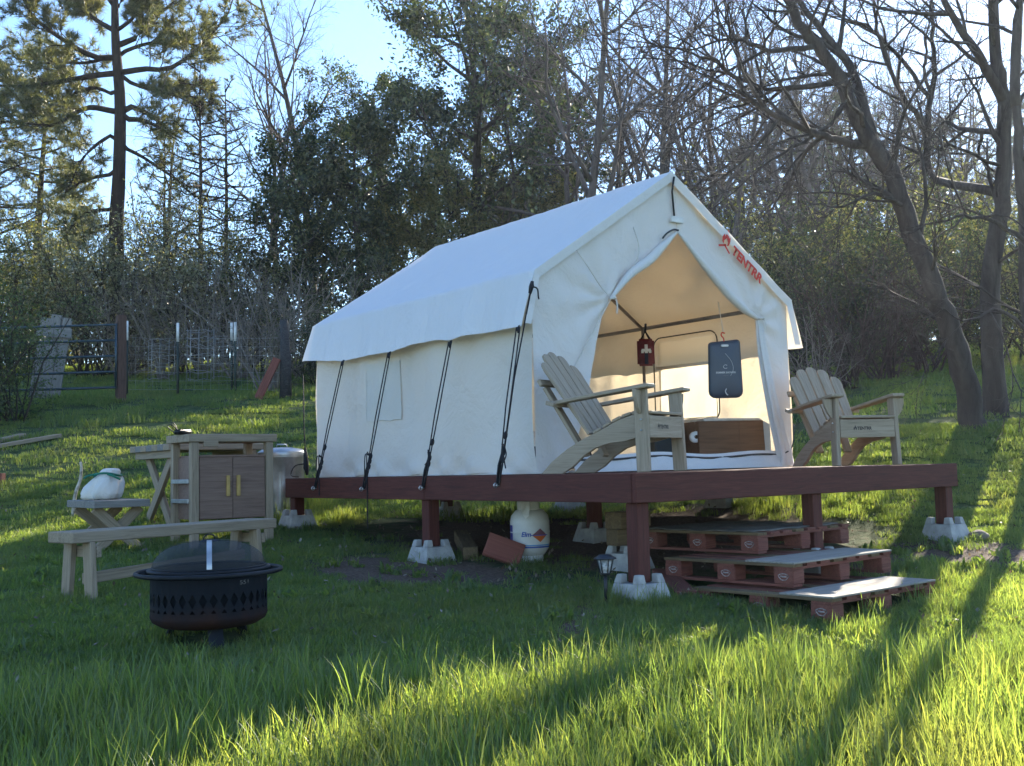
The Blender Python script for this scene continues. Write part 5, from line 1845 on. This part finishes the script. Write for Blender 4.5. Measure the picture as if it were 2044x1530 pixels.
limb_tree('bare_tree', 'bare tree with upright trunk and crossing limbs beside the leaning tree', 1990, 13.0, [
    ([(1985, 850), (1980, 700), (1975, 600), (1990, 470), (2003, 392), (2001, 196), (1989, 118), (1981, 0), (1975, -120)], 12.9, 13.2, .14, .05, 9),
    (z5([(1420, 560), (1330, 330), (1230, 180), (1120, 0), (1050, -110)]), 13.0, 12.5, .065, .025, 7),
    (z5([(1040, 1240), (1070, 900), (1040, 700), (1055, 500), (1075, 300), (1060, 100), (1070, -80)]), 15.2, 15.4, .06, .022, 10),
    (z5([(1050, 640), (960, 560), (880, 430), (800, 230), (770, 100), (755, -60)]), 15.2, 14.6, .042, .016, 9),
    (z5([(1300, 770), (1200, 650), (1090, 580)]), 13.1, 14.8, .045, .010, 5),
    (z5([(1060, 470), (900, 300), (750, 150), (620, 100), (480, 20)]), 15.3, 14.6, .034, .010, 8),
    (z5([(1440, 800), (1250, 780), (1100, 700), (1000, 720)]), 13.0, 12.4, .025, .007, 6),
], TS, 202, BARKGREY, 'bare trees on the sunny side of the deck')
limb_tree('bare_tree', 'dark bare tree with forked trunk beyond the upright bare tree', 2050, 12.2, [
    ([(2075, 860), (2062, 700), (2045, 500), (2035, 300), (2030, 140), (2040, -40)], 12.2, 12.4, .10, .03, 4),
    (z5([(1500, 500), (1490, 200), (1510, 0), (1530, -120)]), 12.3, 12.6, .06, .03, 3),
    ([(2045, 470), (2000, 450), (1940, 430), (1880, 440), (1800, 470)], 12.2, 11.4, .03, .007, 7),
    ([(2050, 640), (1990, 620), (1930, 640), (1870, 610)], 12.2, 11.6, .024, .006, 7),
], TS, 203, BARKGREY, 'bare trees on the sunny side of the deck')

# ------------------------------------------------------------------ woodland round the clearing
def put(kind, px, d, s, rz, name, label, cat, group):
    b = on_ground(px, d)
    parts = {'bare0': [('trunk', BARE[0][0], None, None), ('crown', BARE[0][1], None, 'stuff')],
             'bare1': [('trunk', BARE[1][0], None, None), ('crown', BARE[1][1], None, 'stuff')],
             'bare2': [('trunk', BARE[2][0], None, None), ('crown', BARE[2][1], None, 'stuff')],
             'bare3': [('trunk', BARE[3][0], None, None), ('crown', BARE[3][1], None, 'stuff')],
             'pale0': [('trunk', BARE_P[0][0], None, None), ('crown', BARE_P[0][1], None, 'stuff')],
             'pale1': [('trunk', BARE_P[1][0], None, None), ('crown', BARE_P[1][1], None, 'stuff')],
             'oak0': [('trunk', OAKS[0][0], None, None), ('branches', OAKS[0][1], None, 'stuff'), ('crown', OAKS[0][2], None, 'stuff')],
             'oak1': [('trunk', OAKS[1][0], None, None), ('branches', OAKS[1][1], None, 'stuff'), ('crown', OAKS[1][2], None, 'stuff')],
             'oaky': [('trunk', OAKY[0][0], None, None), ('branches', OAKY[0][1], None, 'stuff'), ('crown', OAKY[0][2], None, 'stuff')],
             'con': [('trunk', CON[0], None, None), ('branches', CON[1], None, 'stuff'), ('crown', CON[2], None, 'stuff')],
             'conp': [('trunk', CONP[0], None, None), ('branches', CONP[1], None, 'stuff'), ('crown', CONP[2], None, 'stuff')],
             'thin': [('trunk', CONTHIN[0], None, None), ('branches', CONTHIN[1], None, 'stuff'), ('crown', CONTHIN[2], None, 'stuff')]}
    for k_, v_ in SHRUBS.items():
        parts['sh_'+k_] = [('stems', v_[0], None, 'stuff'), ('twigs', v_[1], None, 'stuff')]+([('foliage', v_[2], None, 'stuff')] if len(v_) > 2 else [])
    return tree_thing(name, label, cat, tuple(b), rz, s, parts[kind], group)


GB, GE, GS, GC = 'bare trees around the clearing', 'evergreen oaks behind the tent', 'shrubs along the edge of the wood', 'conifers of the wood'
put('oak0', 958, 30.0, 1.0, .3, 'evergreen_oak', 'large dark evergreen oak rising behind the tent roof', 'tree', GE)
put('oak0', 805, 33.0, .68, 2.1, 'evergreen_oak', 'dark evergreen oak standing left behind the largest oak', 'tree', GE)
put('oak0', 1045, 34.0, .80, 4.4, 'evergreen_oak', 'dark evergreen oak behind the yellowish oak bush', 'tree', GE)
put('oak1', 620, 26.0, .92, .8, 'evergreen_oak', 'small dark evergreen oak near the blackened post', 'tree', GE)
put('oak1', 715, 28.0, 1.05, 1.9, 'evergreen_oak', 'low bushy evergreen oak right behind the tent back end', 'tree', GE)
put('oaky', 1080, 31.0, .85, 2.6, 'evergreen_oak', 'yellowish oak bush behind the middle of the tent ridge', 'tree', GE)
put('oaky', 1010, 33.0, .85, .2, 'evergreen_oak', 'low yellowish oak bush hugging the tent roof', 'tree', GE)
put('oaky', 860, 28.0, .90, 4.2, 'evergreen_oak', 'low yellowish oak bush below the dark oak crown', 'tree', GE)

for (k_, px, d, s, rz, lab) in (
        ('bare2', 505, 27.0, 1.05, .4, 'slim bare tree with a crooked trunk beside the half-dead conifers'),
        ('bare0', 640, 33.0, 1.55, 1.2, 'tall bare tree spreading its twigs left of the dark oaks'),
        ('bare1', 560, 36.0, 1.30, 2.2, 'grey bare tree far behind the wire cages'),
        ('bare0', 1190, 24.0, 1.35, 2.9, 'bare tree rising straight behind the tent ridge'),
        ('bare3', 1265, 27.0, 1.25, .9, 'twiggy bare tree behind the tent ridge, beside the straight one'),
        ('bare2', 1345, 25.0, 1.30, 4.0, 'slim bare tree behind the gable peak'),
        ('bare1', 1430, 29.0, 1.35, 5.0, 'wide bare tree behind the printed gable slope'),
        ('bare3', 1515, 22.5, 1.02, 3.3, 'bare tree above the far eave of the tent'),
        ('bare0', 1600, 27.0, 1.20, .2, 'bare tree behind the far corner of the tent'),
        ('bare2', 1690, 21.0, .98, 1.5, 'slim bare tree uphill from the far deck chair'),
        ('bare1', 1760, 31.0, .95, 2.6, 'twiggy bare tree between the slim tree and the leaning trunk'),
        ('bare3', 1845, 30.0, .92, .7, 'bare tree well behind the leaning trunk'),
        ('bare0', 1930, 32.0, 1.0, 4.6, 'tall bare tree behind the upright trunk'),
        ('bare2', 2020, 29.0, .85, 2.0, 'bare tree behind the dark forked trunk'),
        ('bare1', 2190, 25.0, .85, 5.5, 'bare tree standing beyond the forked trunk'),
        ('bare3', 1120, 34.0, 1.35, 1.1, 'distant bare tree right of the largest oak'),
        ('bare0', 330, 38.0, 1.15, 3.0, 'distant bare tree right of the tall pine'),
        ('bare3', 1155, 29.0, 1.25, 5.1, 'bare tree between the largest oak and the straight bare tree'),
        ('bare1', 1230, 33.0, 1.30, 2.4, 'distant bare tree behind the straight bare tree'),
        ('bare0', 1310, 31.0, 1.30, 3.8, 'distant bare tree behind the reddish shrubs'),
        ('bare3', 1395, 34.0, 1.35, .5, 'distant bare tree behind the gable peak'),
        ('bare2', 1465, 27.0, 1.25, 2.2, 'slim bare tree behind the gable slope'),
        ('bare1', 1545, 33.0, 1.30, 4.2, 'distant bare tree behind the far eave'),
        ('bare3', 1650, 30.0, 1.15, 5.8, 'twiggy bare tree behind the olive bush'),
        ('bare0', 1715, 36.0, 1.15, 1.9, 'distant bare tree behind the dark bush'),
        ('bare2', 1800, 34.0, 1.10, 3.1, 'distant bare tree behind the green bush'),
        ('bare3', 1880, 37.0, 1.15, .3, 'distant bare tree behind the olive bush by the leaning trunk'),
        ('bare1', 1990, 36.0, 1.05, 2.8, 'distant bare tree behind the upright trunk'),
        ('bare0', 1500, 41.0, 1.40, 1.0, 'tall far bare tree beyond the gable slope'),
        ('bare3', 1575, 43.0, 1.40, 3.0, 'tall far bare tree beyond the far tent corner'),
        ('bare1', 1640, 40.0, 1.35, 5.0, 'tall far bare tree beyond the far deck chair'),
        ('bare2', 1700, 44.0, 1.45, .6, 'tall far bare tree beyond the slim bare tree'),
        ('bare3', 1770, 41.0, 1.40, 2.7, 'tall far bare tree beyond the reddish shrubs'),
        ('bare1', 1835, 45.0, 1.45, 4.7, 'tall far bare tree beyond the leaning trunk'),
        ('bare0', 1915, 42.0, 1.40, 5.9, 'tall far bare tree beyond the conifer by the upright trunk'),
        ('bare3', 1975, 44.0, 1.45, 1.4, 'tall far bare tree beyond the upright trunk'),
        ('bare1', 2045, 41.0, 1.40, 3.5, 'tall far bare tree beyond the forked trunk'),
        ('bare2', 2300, 27.0, .85, 3.7, 'bare tree at the far end of the wood')):
    put(k_, px, d, s, rz, 'bare_tree', lab, 'tree', GB)
for (k_, px, d, s, rz, lab) in (
        ('conp', 70, 35.0, .98, .5, 'bushy pine with dense needles left of the tall pine'),
        ('con', -40, 33.0, 1.0, 2.0, 'dark conifer beside the bushy pine'),
        ('conp', 150, 40.0, .78, 3.1, 'small conifer behind the tall pine'),
        ('thin', 390, 28.5, 1.02, .3, 'half-dead thin conifer with bare side twigs'),
        ('thin', 445, 30.0, 1.00, 1.7, 'half-dead thin conifer beside the crooked bare tree'),
        ('thin', 330, 33.0, .92, 2.7, 'half-dead thin conifer nearest the tall pine'),
        ('con', 1480, 43.0, .85, .9, 'dark conifer behind the far bare trees, above the gable'),
        ('con', 1620, 44.0, .95, 2.5, 'dark conifer between the bare trees past the far eave'),
        ('con', 1740, 33.0, .78, 4.1, 'short dark conifer behind the slim bare tree'),
        ('con', 1900, 42.0, .9, 5.2, 'dark conifer behind the upright trunk'),
        ('con', 2050, 38.0, .85, .1, 'dark conifer behind the forked trunk'),
        ('thin', 1390, 36.0, .85, 1.3, 'thin conifer behind the gable peak'),
        ('thin', 1500, 37.0, 1.20, 2.0, 'tall half-dead conifer beyond the gable slope'),
        ('thin', 1665, 36.0, 1.15, .4, 'half-dead conifer beyond the olive bush'),
        ('thin', 1725, 39.0, 1.25, 3.2, 'half-dead conifer between the far dark conifers'),
        ('thin', 1825, 37.0, 1.15, 5.0, 'half-dead conifer beyond the leaning trunk'),
        ('thin', 1940, 39.0, 1.2, 1.1, 'half-dead conifer beyond the upright trunk'),
        ('thin', 1270, 38.0, 1.1, 4.0, 'half-dead conifer beyond the tent ridge'),
        ('thin', 1560, 30.0, 1.02, 4.4, 'thin conifer behind the far tent corner')):
    put(k_, px, d, s, rz, 'conifer', lab, 'tree', GC)
for (k_, px, d, s, rz, lab) in (
        ('sh_green', 12, 16.6, .82, .3, 'leafy green bush in front of the tube gate'),
        ('sh_green', -75, 16.2, .95, 1.3, 'leafy green bush beside the one at the gate'),
        ('sh_olive', 60, 26.5, 1.25, 2.3, 'olive bush behind the leaning board panel'),
        ('sh_grey', 150, 25.5, 1.30, 3.3, 'grey green bush behind the gate post'),
        ('sh_grey', 225, 25.0, 1.28, 4.3, 'grey green bush behind the first steel post'),
        ('sh_olive', 190, 30.0, 1.55, .8, 'tall olive bush at the foot of the tall pine'),
        ('sh_grey', 295, 26.0, 1.42, 5.3, 'grey green bush behind the nearer wire cage'),
        ('sh_dark', 340, 28.5, 1.55, .6, 'dark green bush below the half-dead conifers'),
        ('sh_grey', 375, 25.0, 1.22, 1.6, 'grey green bush behind the taller wire cage'),
        ('sh_grey', 440, 26.5, 1.40, 2.6, 'grey green bush behind the third wire cage'),
        ('sh_olive', 500, 25.5, 1.25, 3.6, 'olive bush between the cages and the blackened post'),
        ('sh_pale', 540, 21.0, .95, 4.6, 'pale leafless shrub leaning over the blackened post'),
        ('sh_pale', 590, 23.5, 1.15, 5.6, 'pale leafless shrub behind the blackened post'),
        ('sh_pale', 330, 24.0, .95, 1.2, 'pale leafless shrub behind the nearer wire cage'),
        ('sh_pale', 415, 24.4, 1.05, 3.0, 'pale leafless shrub behind the taller wire cage'),
        ('sh_pale', 480, 23.6, 1.0, 5.2, 'pale leafless shrub between the cages and the brace board'),
        ('sh_pale', 250, 24.6, .95, 4.1, 'pale leafless shrub behind the gate post'),
        ('sh_dark', 640, 22.0, .70, 1.9, 'dark bush between the blackened post and the tent'),
        ('sh_dark', 20, 29.0, 1.55, 2.9, 'dark bush under the bushy pine'),
        ('sh_olive', 110, 34.0, 1.4, 4.9, 'far olive bush between the pines'),
        ('sh_olive', 1655, 20.0, 1.22, .4, 'olive bush uphill behind the far deck chair'),
        ('sh_dark', 1600, 18.5, 1.0, 1.4, 'dark bush just past the far tent corner'),
        ('sh_dark', 1730, 19.0, 1.12, 2.4, 'dark bush between the leaning trunk and the olive bush'),
        ('sh_red', 1690, 16.5, .82, 3.4, 'reddish leafless shrub uphill from the far chair'),
        ('sh_red', 1770, 17.0, .88, 4.4, 'reddish leafless shrub beside the dark bush'),
        ('sh_green', 1790, 20.5, 1.05, 5.4, 'green bush behind the reddish shrub'),
        ('sh_red', 1850, 17.8, .95, .9, 'reddish leafless shrub left of the leaning trunk base'),
        ('sh_olive', 1870, 22.0, 1.30, 3.9, 'olive bush behind the leaning trunk'),
        ('sh_dark', 1990, 20.5, 1.2, 1.9, 'dark bush behind the upright trunk'),
        ('sh_olive', 2080, 18.0, 1.15, 2.9, 'olive bush behind the forked trunk'),
        ('sh_pale', 1625, 15.6, .60, 2.2, 'small pale leafless shrub by the far deck corner'),
        ('sh_dark', 1560, 24.0, 1.4, 3.0, 'tall dark bush hidden behind the tent eave'),
        ('sh_olive', 1480, 26.0, 1.5, 1.0, 'tall olive bush behind the gable slope'),
        ('sh_dark', 1680, 27.0, 1.6, .2, 'tall dark bush at the back of the far wood'),
        ('sh_dark', 1800, 28.0, 1.65, 2.0, 'tall dark bush behind the leaning tree'),
        ('sh_dark', 1940, 27.0, 1.6, 4.0, 'tall dark bush behind the upright tree'),
        ('sh_red', 1300, 27.0, 1.45, 5.0, 'reddish leafless shrub behind the gable peak'),
        ('sh_red', 1200, 28.0, 1.5, .7, 'reddish leafless shrub behind the tent ridge'),
        ('sh_dark', 2180, 20.0, 1.4, 1.1, 'dark bush at the far end of the wood')):
    put(k_, px, d, s, rz, 'shrub', lab, 'shrub', GS)

# far wood closing the view: distant rank of trees that reads as one mass
rg = np.random.default_rng(5)
FV, FF, off = [], [], 0
for i in range(70):
    d = rg.uniform(48, 75); s_ = rg.uniform(-.72, .72)
    x, y = xy_ud(s_*d, d); z = gz(x, y)
    h = rg.uniform(3.0, 6.5) if s_ < .05 else rg.uniform(4.5, 9.5)
    m = 900
    tt = rg.uniform(0.02, 1, m)**.8
    r = (1.05-tt)**.7*h*.26*np.sqrt(rg.uniform(0, 1, m)); a = rg.uniform(0, 6.28, m)
    C_ = np.stack([x+r*np.cos(a), y+r*np.sin(a), z+tt*h], 1)
    V_, F_ = leaves(rg, C_, 1, .1, .30, .2, .5)
    FV.append(V_); FF.append(F_+off); off += len(V_)
o = link('distant_wood', np_mesh('distant_wood', np.concatenate(FV), [np.concatenate(FF)]), NEEDLEDK, None)
tag(o, 'distant mass of woodland closing the view behind the clearing', 'woodland', None, 'stuff')

# ------------------------------------------------------------------ grass
def blades(seed, n, rad, h, w, bend, lay=.0):
    rg = np.random.default_rng(seed)
    a = rg.uniform(0, 2*math.pi, n); r = rad*np.sqrt(rg.uniform(0, 1, n))
    b = np.stack([r*np.cos(a), r*np.sin(a), np.zeros(n)-.01], 1)
    H = h*rg.uniform(.45, 1.25, n); az = rg.uniform(0, 2*math.pi, n)
    d = np.stack([np.cos(az), np.sin(az), np.zeros(n)], 1)
    s = np.stack([-np.sin(az+rg.normal(0, .6, n)), np.cos(az), np.zeros(n)], 1)
    bd = bend*rg.uniform(.2, 1.3, n)
    W_ = w*rg.uniform(.7, 1.3, n)
    V = np.zeros((n, 7, 3))
    for k_, tt in enumerate((0, .4, .75)):
        c = b+d*(bd*H*tt**2)[:, None]+np.array([0, 0, 1])*(H*(tt-.25*bd*tt**2))[:, None]
        wd_ = (W_*(1-.55*tt))[:, None]
        V[:, 2*k_] = c-s*wd_; V[:, 2*k_+1] = c+s*wd_
    V[:, 6] = b+d*(bd*H)[:, None]+np.array([0, 0, 1])*(H*(1-.3*bd))[:, None]
    o_ = (np.arange(n)*7)[:, None]
    q = np.concatenate([o_+np.array([0, 1, 3, 2]), o_+np.array([2, 3, 5, 4])])
    t3 = o_+np.array([4, 5, 6])
    return np_mesh('grass_tuft', V.reshape(-1, 3), [q, t3])


pc_ = bpy.data.collections.new('grass_tufts')
protos = [  # seed, n, radius, height, width, bend
    (1, 46, .085, .165, .0027, .45), (2, 40, .10, .205, .0029, .55), (3, 52, .09, .12, .0027, .7), (4, 22, .08, .28, .0029, .35),
    (5, 130, .12, .042, .0026, .7), (6, 140, .13, .032, .0026, .9), (7, 100, .12, .062, .0028, .7),
    (8, 170, .30, .060, .0055, .8), (9, 150, .30, .085, .0060, .7), (10, 90, .25, .18, .0060, .6),
    (11, 26, .06, .055, .0085, 1.1), (12, 18, .05, .085, .0100, .9)]
for sd_, n, rad, h, w, bnd in protos:
    me = blades(sd_, n, rad, h, w, bnd)
    me.materials.append(GRASS)
    o = bpy.data.objects.new('grass_tuft_%02d' % sd_, me)
    pc_.objects.link(o)


def dirt_at(x, y):
    k = np.full(x.shape, -1.0)
    for (cx_, cy_, rx, ry, ro) in DIRT:
        dx, dy = x-cx_, y-cy_
        a = (dx*math.cos(ro)+dy*math.sin(ro))/rx; b = (-dx*math.sin(ro)+dy*math.cos(ro))/ry
        k = np.maximum(k, 1-np.hypot(a, b))
    return k


def patchy(x, y, f=1.0, s=0.0):
    return .5+.25*np.sin(x*1.7*f+s+1.3*np.sin(y*1.1*f))+.25*np.sin(y*2.1*f-s+1.7*np.sin(x*.9*f+2))


rg = np.random.default_rng(9)
pos, idx, rot, scl = [], [], [], []


def scatter(n, d0, d1, half, choose, keep, smin, smax, power=1.0):
    d = d0+(d1-d0)*rg.uniform(0, 1, n)**power
    s_ = rg.uniform(-half, half, n)
    u = s_*np.maximum(d, 2.5)
    x = CAM[0]+u*RH[0]+d*FH[0]; y = CAM[1]+u*RH[1]+d*FH[1]
    ok = keep(x, y, u, d)
    x, y, u, d = x[ok], y[ok], u[ok], d[ok]
    ch = choose(x, y, u, d)
    pos.append(np.stack([x, y, ground(x, y)], 1)); idx.append(ch)
    rot.append(np.stack([rg.normal(0, .06, len(x)), rg.normal(0, .06, len(x)), rg.uniform(0, 6.28, len(x))], 1))
    scl.append(rg.uniform(smin, smax, len(x)))


underdeck = lambda x, y: (x > .15) & (x < LX-.1) & (y > .3) & (y < LY)
lawn = lambda u, d: np.clip((5.0+.16*u-d+.5)/1.0, 0, 1)       # 1 = long meadow near the photographer, 0 = short lawn


def ch_near(x, y, u, d):
    k = lawn(u, d)+rg.normal(0, .12, len(x))
    long_ = rg.choice([0, 1, 2, 3], len(x), p=[.38, .24, .28, .10])
    short = rg.choice([4, 5, 6], len(x), p=[.45, .3, .25])
    return np.where(k > .5, long_, short)


keep_near = lambda x, y, u, d: (rg.uniform(0, 1, len(x)) > np.clip(dirt_at(x, y)*2.6+.15, 0, .97)) & ~(underdeck(x, y) & (rg.uniform(0, 1, len(x)) > .12))
scatter(9000, 2.2, 6.9, .62, ch_near, keep_near, .7, 1.15, .85)
scatter(9500, 5.6, 12.5, .60, lambda x, y, u, d: rg.choice([4, 5, 6, 2], len(x), p=[.42, .30, .26, .02]), keep_near, .75, 1.2, .8)
scatter(6500, 11, 32, .62, lambda x, y, u, d: np.where(patchy(x, y) > .72, rg.choice([8, 9], len(x), p=[.7, .3]), rg.choice([7, 8], len(x), p=[.75, .25])), lambda x, y, u, d: np.ones(len(x), bool), .7, 1.2, .75)
scatter(1500, 3.6, 12.5, .60, lambda x, y, u, d: rg.choice([10, 11], len(x)), lambda x, y, u, d: (patchy(x, y, 1.3, 2.0) > .5) & ~underdeck(x, y), .7, 1.3, .8)
# longer tufts left by the mower round posts, pallets and behind the deck
for (cx_, cy_, rr_, n, c_) in ((.06, .06, .28, 26, [0, 2]), (.55, -.9, .35, 40, [2, 6, 0]), (1.6, -1.1, .4, 40, [2, 0, 6]), (-2.4, .78, .42, 50, [6, 6, 2]), (.1, 2.45, .3, 26, [2, 6]), (.35, 4.85, .4, 40, [2, 0]), (.2, 5.6, .6, 90, [1, 3, 0]), (.5, 6.4, .8, 120, [1, 3, 0]),
                               (3.55, .05, .4, 30, [2, 6]), (.62, 1.6, .35, 24, [2, 6]), (-2.5, 2.4, .3, 20, [2]), (2.0, -.45, .4, 40, [2, 0]), (3.9, 1.6, .8, 90, [0, 2, 1])):
    a = rg.uniform(0, 6.28, n); r = rr_*np.sqrt(rg.uniform(.12, 1, n))
    x, y = cx_+r*np.cos(a), cy_+r*np.sin(a)
    pos.append(np.stack([x, y, ground(x, y)], 1)); idx.append(rg.choice(c_, n)); scl.append(rg.uniform(.55, 1.0, n))
    rot.append(np.stack([rg.normal(0, .08, n), rg.normal(0, .08, n), rg.uniform(0, 6.28, n)], 1))
pos, idx, rot, scl = np.concatenate(pos), np.concatenate(idx), np.concatenate(rot), np.concatenate(scl)
# keep blades out of the solid things standing on the lawn
solid = (np.hypot(pos[:, 0]-fx, pos[:, 1]-fy) < .27) | ((pos[:, 0] > .55) & (pos[:, 0] < 1.62) & (pos[:, 1] > -.98) & (pos[:, 1] < .9)) | (np.hypot(pos[:, 0]-tx, pos[:, 1]-ty) < .17) | (np.hypot(pos[:, 0]-kx, pos[:, 1]-ky) < .24)
pos, idx, rot, scl = pos[~solid], idx[~solid], rot[~solid], scl[~solid]
me = bpy.data.meshes.new('grass')
me.vertices.add(len(pos))
me.vertices.foreach_set('co', pos.astype(np.float32).ravel())
for nm, ty_, dat, key in (('pick', 'INT', idx.astype(np.int32), 'value'), ('turn', 'FLOAT_VECTOR', rot.astype(np.float32).ravel(), 'vector'), ('size', 'FLOAT', scl.astype(np.float32), 'value')):
    at = me.attributes.new(nm, ty_, 'POINT')
    at.data.foreach_set(key, dat)
gr = bpy.data.objects.new('grass', me)
COL.objects.link(gr)
tag(gr, 'green grass growing over the whole clearing', 'grass', None, 'stuff')
ng = bpy.data.node_groups.new('grass_spread', 'GeometryNodeTree')
ng.interface.new_socket('Geometry', in_out='INPUT', socket_type='NodeSocketGeometry')
ng.interface.new_socket('Geometry', in_out='OUTPUT', socket_type='NodeSocketGeometry')
gi = ng.nodes.new('NodeGroupInput'); go_ = ng.nodes.new('NodeGroupOutput')
iop = ng.nodes.new('GeometryNodeInstanceOnPoints')
ci = ng.nodes.new('GeometryNodeCollectionInfo')
ci.inputs['Collection'].default_value = pc_
ci.inputs['Separate Children'].default_value = True
ci.inputs['Reset Children'].default_value = True
iop.inputs['Pick Instance'].default_value = True


def attr(nm, ty_):
    nd = ng.nodes.new('GeometryNodeInputNamedAttribute'); nd.data_type = ty_
    nd.inputs['Name'].default_value = nm
    return nd.outputs['Attribute']


ng.links.new(gi.outputs[0], iop.inputs['Points'])
ng.links.new(ci.outputs[0], iop.inputs['Instance'])
ng.links.new(attr('pick', 'INT'), iop.inputs['Instance Index'])
e2r = ng.nodes.new('FunctionNodeEulerToRotation')
ng.links.new(attr('turn', 'FLOAT_VECTOR'), e2r.inputs[0])
ng.links.new(e2r.outputs[0], iop.inputs['Rotation'])
ng.links.new(attr('size', 'FLOAT'), iop.inputs['Scale'])
ng.links.new(iop.outputs[0], go_.inputs[0])
md = gr.modifiers.new('spread', 'NODES')
md.node_group = ng

# leaf litter scattered over lawn and soil
rg = np.random.default_rng(15)
n = 5200
d = 4+rg.uniform(0, 1, n)**.8*12; s_ = rg.uniform(-.55, .55, n)
x = CAM[0]+s_*d*RH[0]+d*FH[0]; y = CAM[1]+s_*d*RH[1]+d*FH[1]
k = (dirt_at(x, y) > -.3) | (rg.uniform(0, 1, n) < .45)
x, y = x[k], y[k]
V_, F_ = leaves(rg, np.stack([x, y, ground(x, y)+.018+.025*rg.uniform(0, 1, len(x))], 1), 1, .006, .038, 2.5, .55)
o = link('leaf_litter', np_mesh('leaf_litter', V_, [F_]), DRYLEAF, None)
tag(o, 'dry brown leaf litter scattered on the lawn and bare soil', 'leaf litter', None, 'stuff')

# ------------------------------------------------------------------ thin haze, added to mimic the milky veil of lens flare
t = NT('veil_haze')
pv = t.new('ShaderNodeVolumePrincipled')
pv.inputs['Color'].default_value = (0.80, 0.88, 1.0, 1)
pv.inputs['Density'].default_value = 0.0004
pv.inputs['Anisotropy'].default_value = 0.55
t.n.remove(t.p)
t.L(pv.outputs[0], t.out.inputs['Volume'])
bm = bmesh.new()
box_bm(bm, (-1250, -1250, -4.0), (1250, 1250, 21.0))
hz_ = bm_obj('haze', bm, t.m, None)
tag(hz_, 'thin bluish haze added over the clearing to imitate a milky flare veil', 'haze', None, 'stuff')
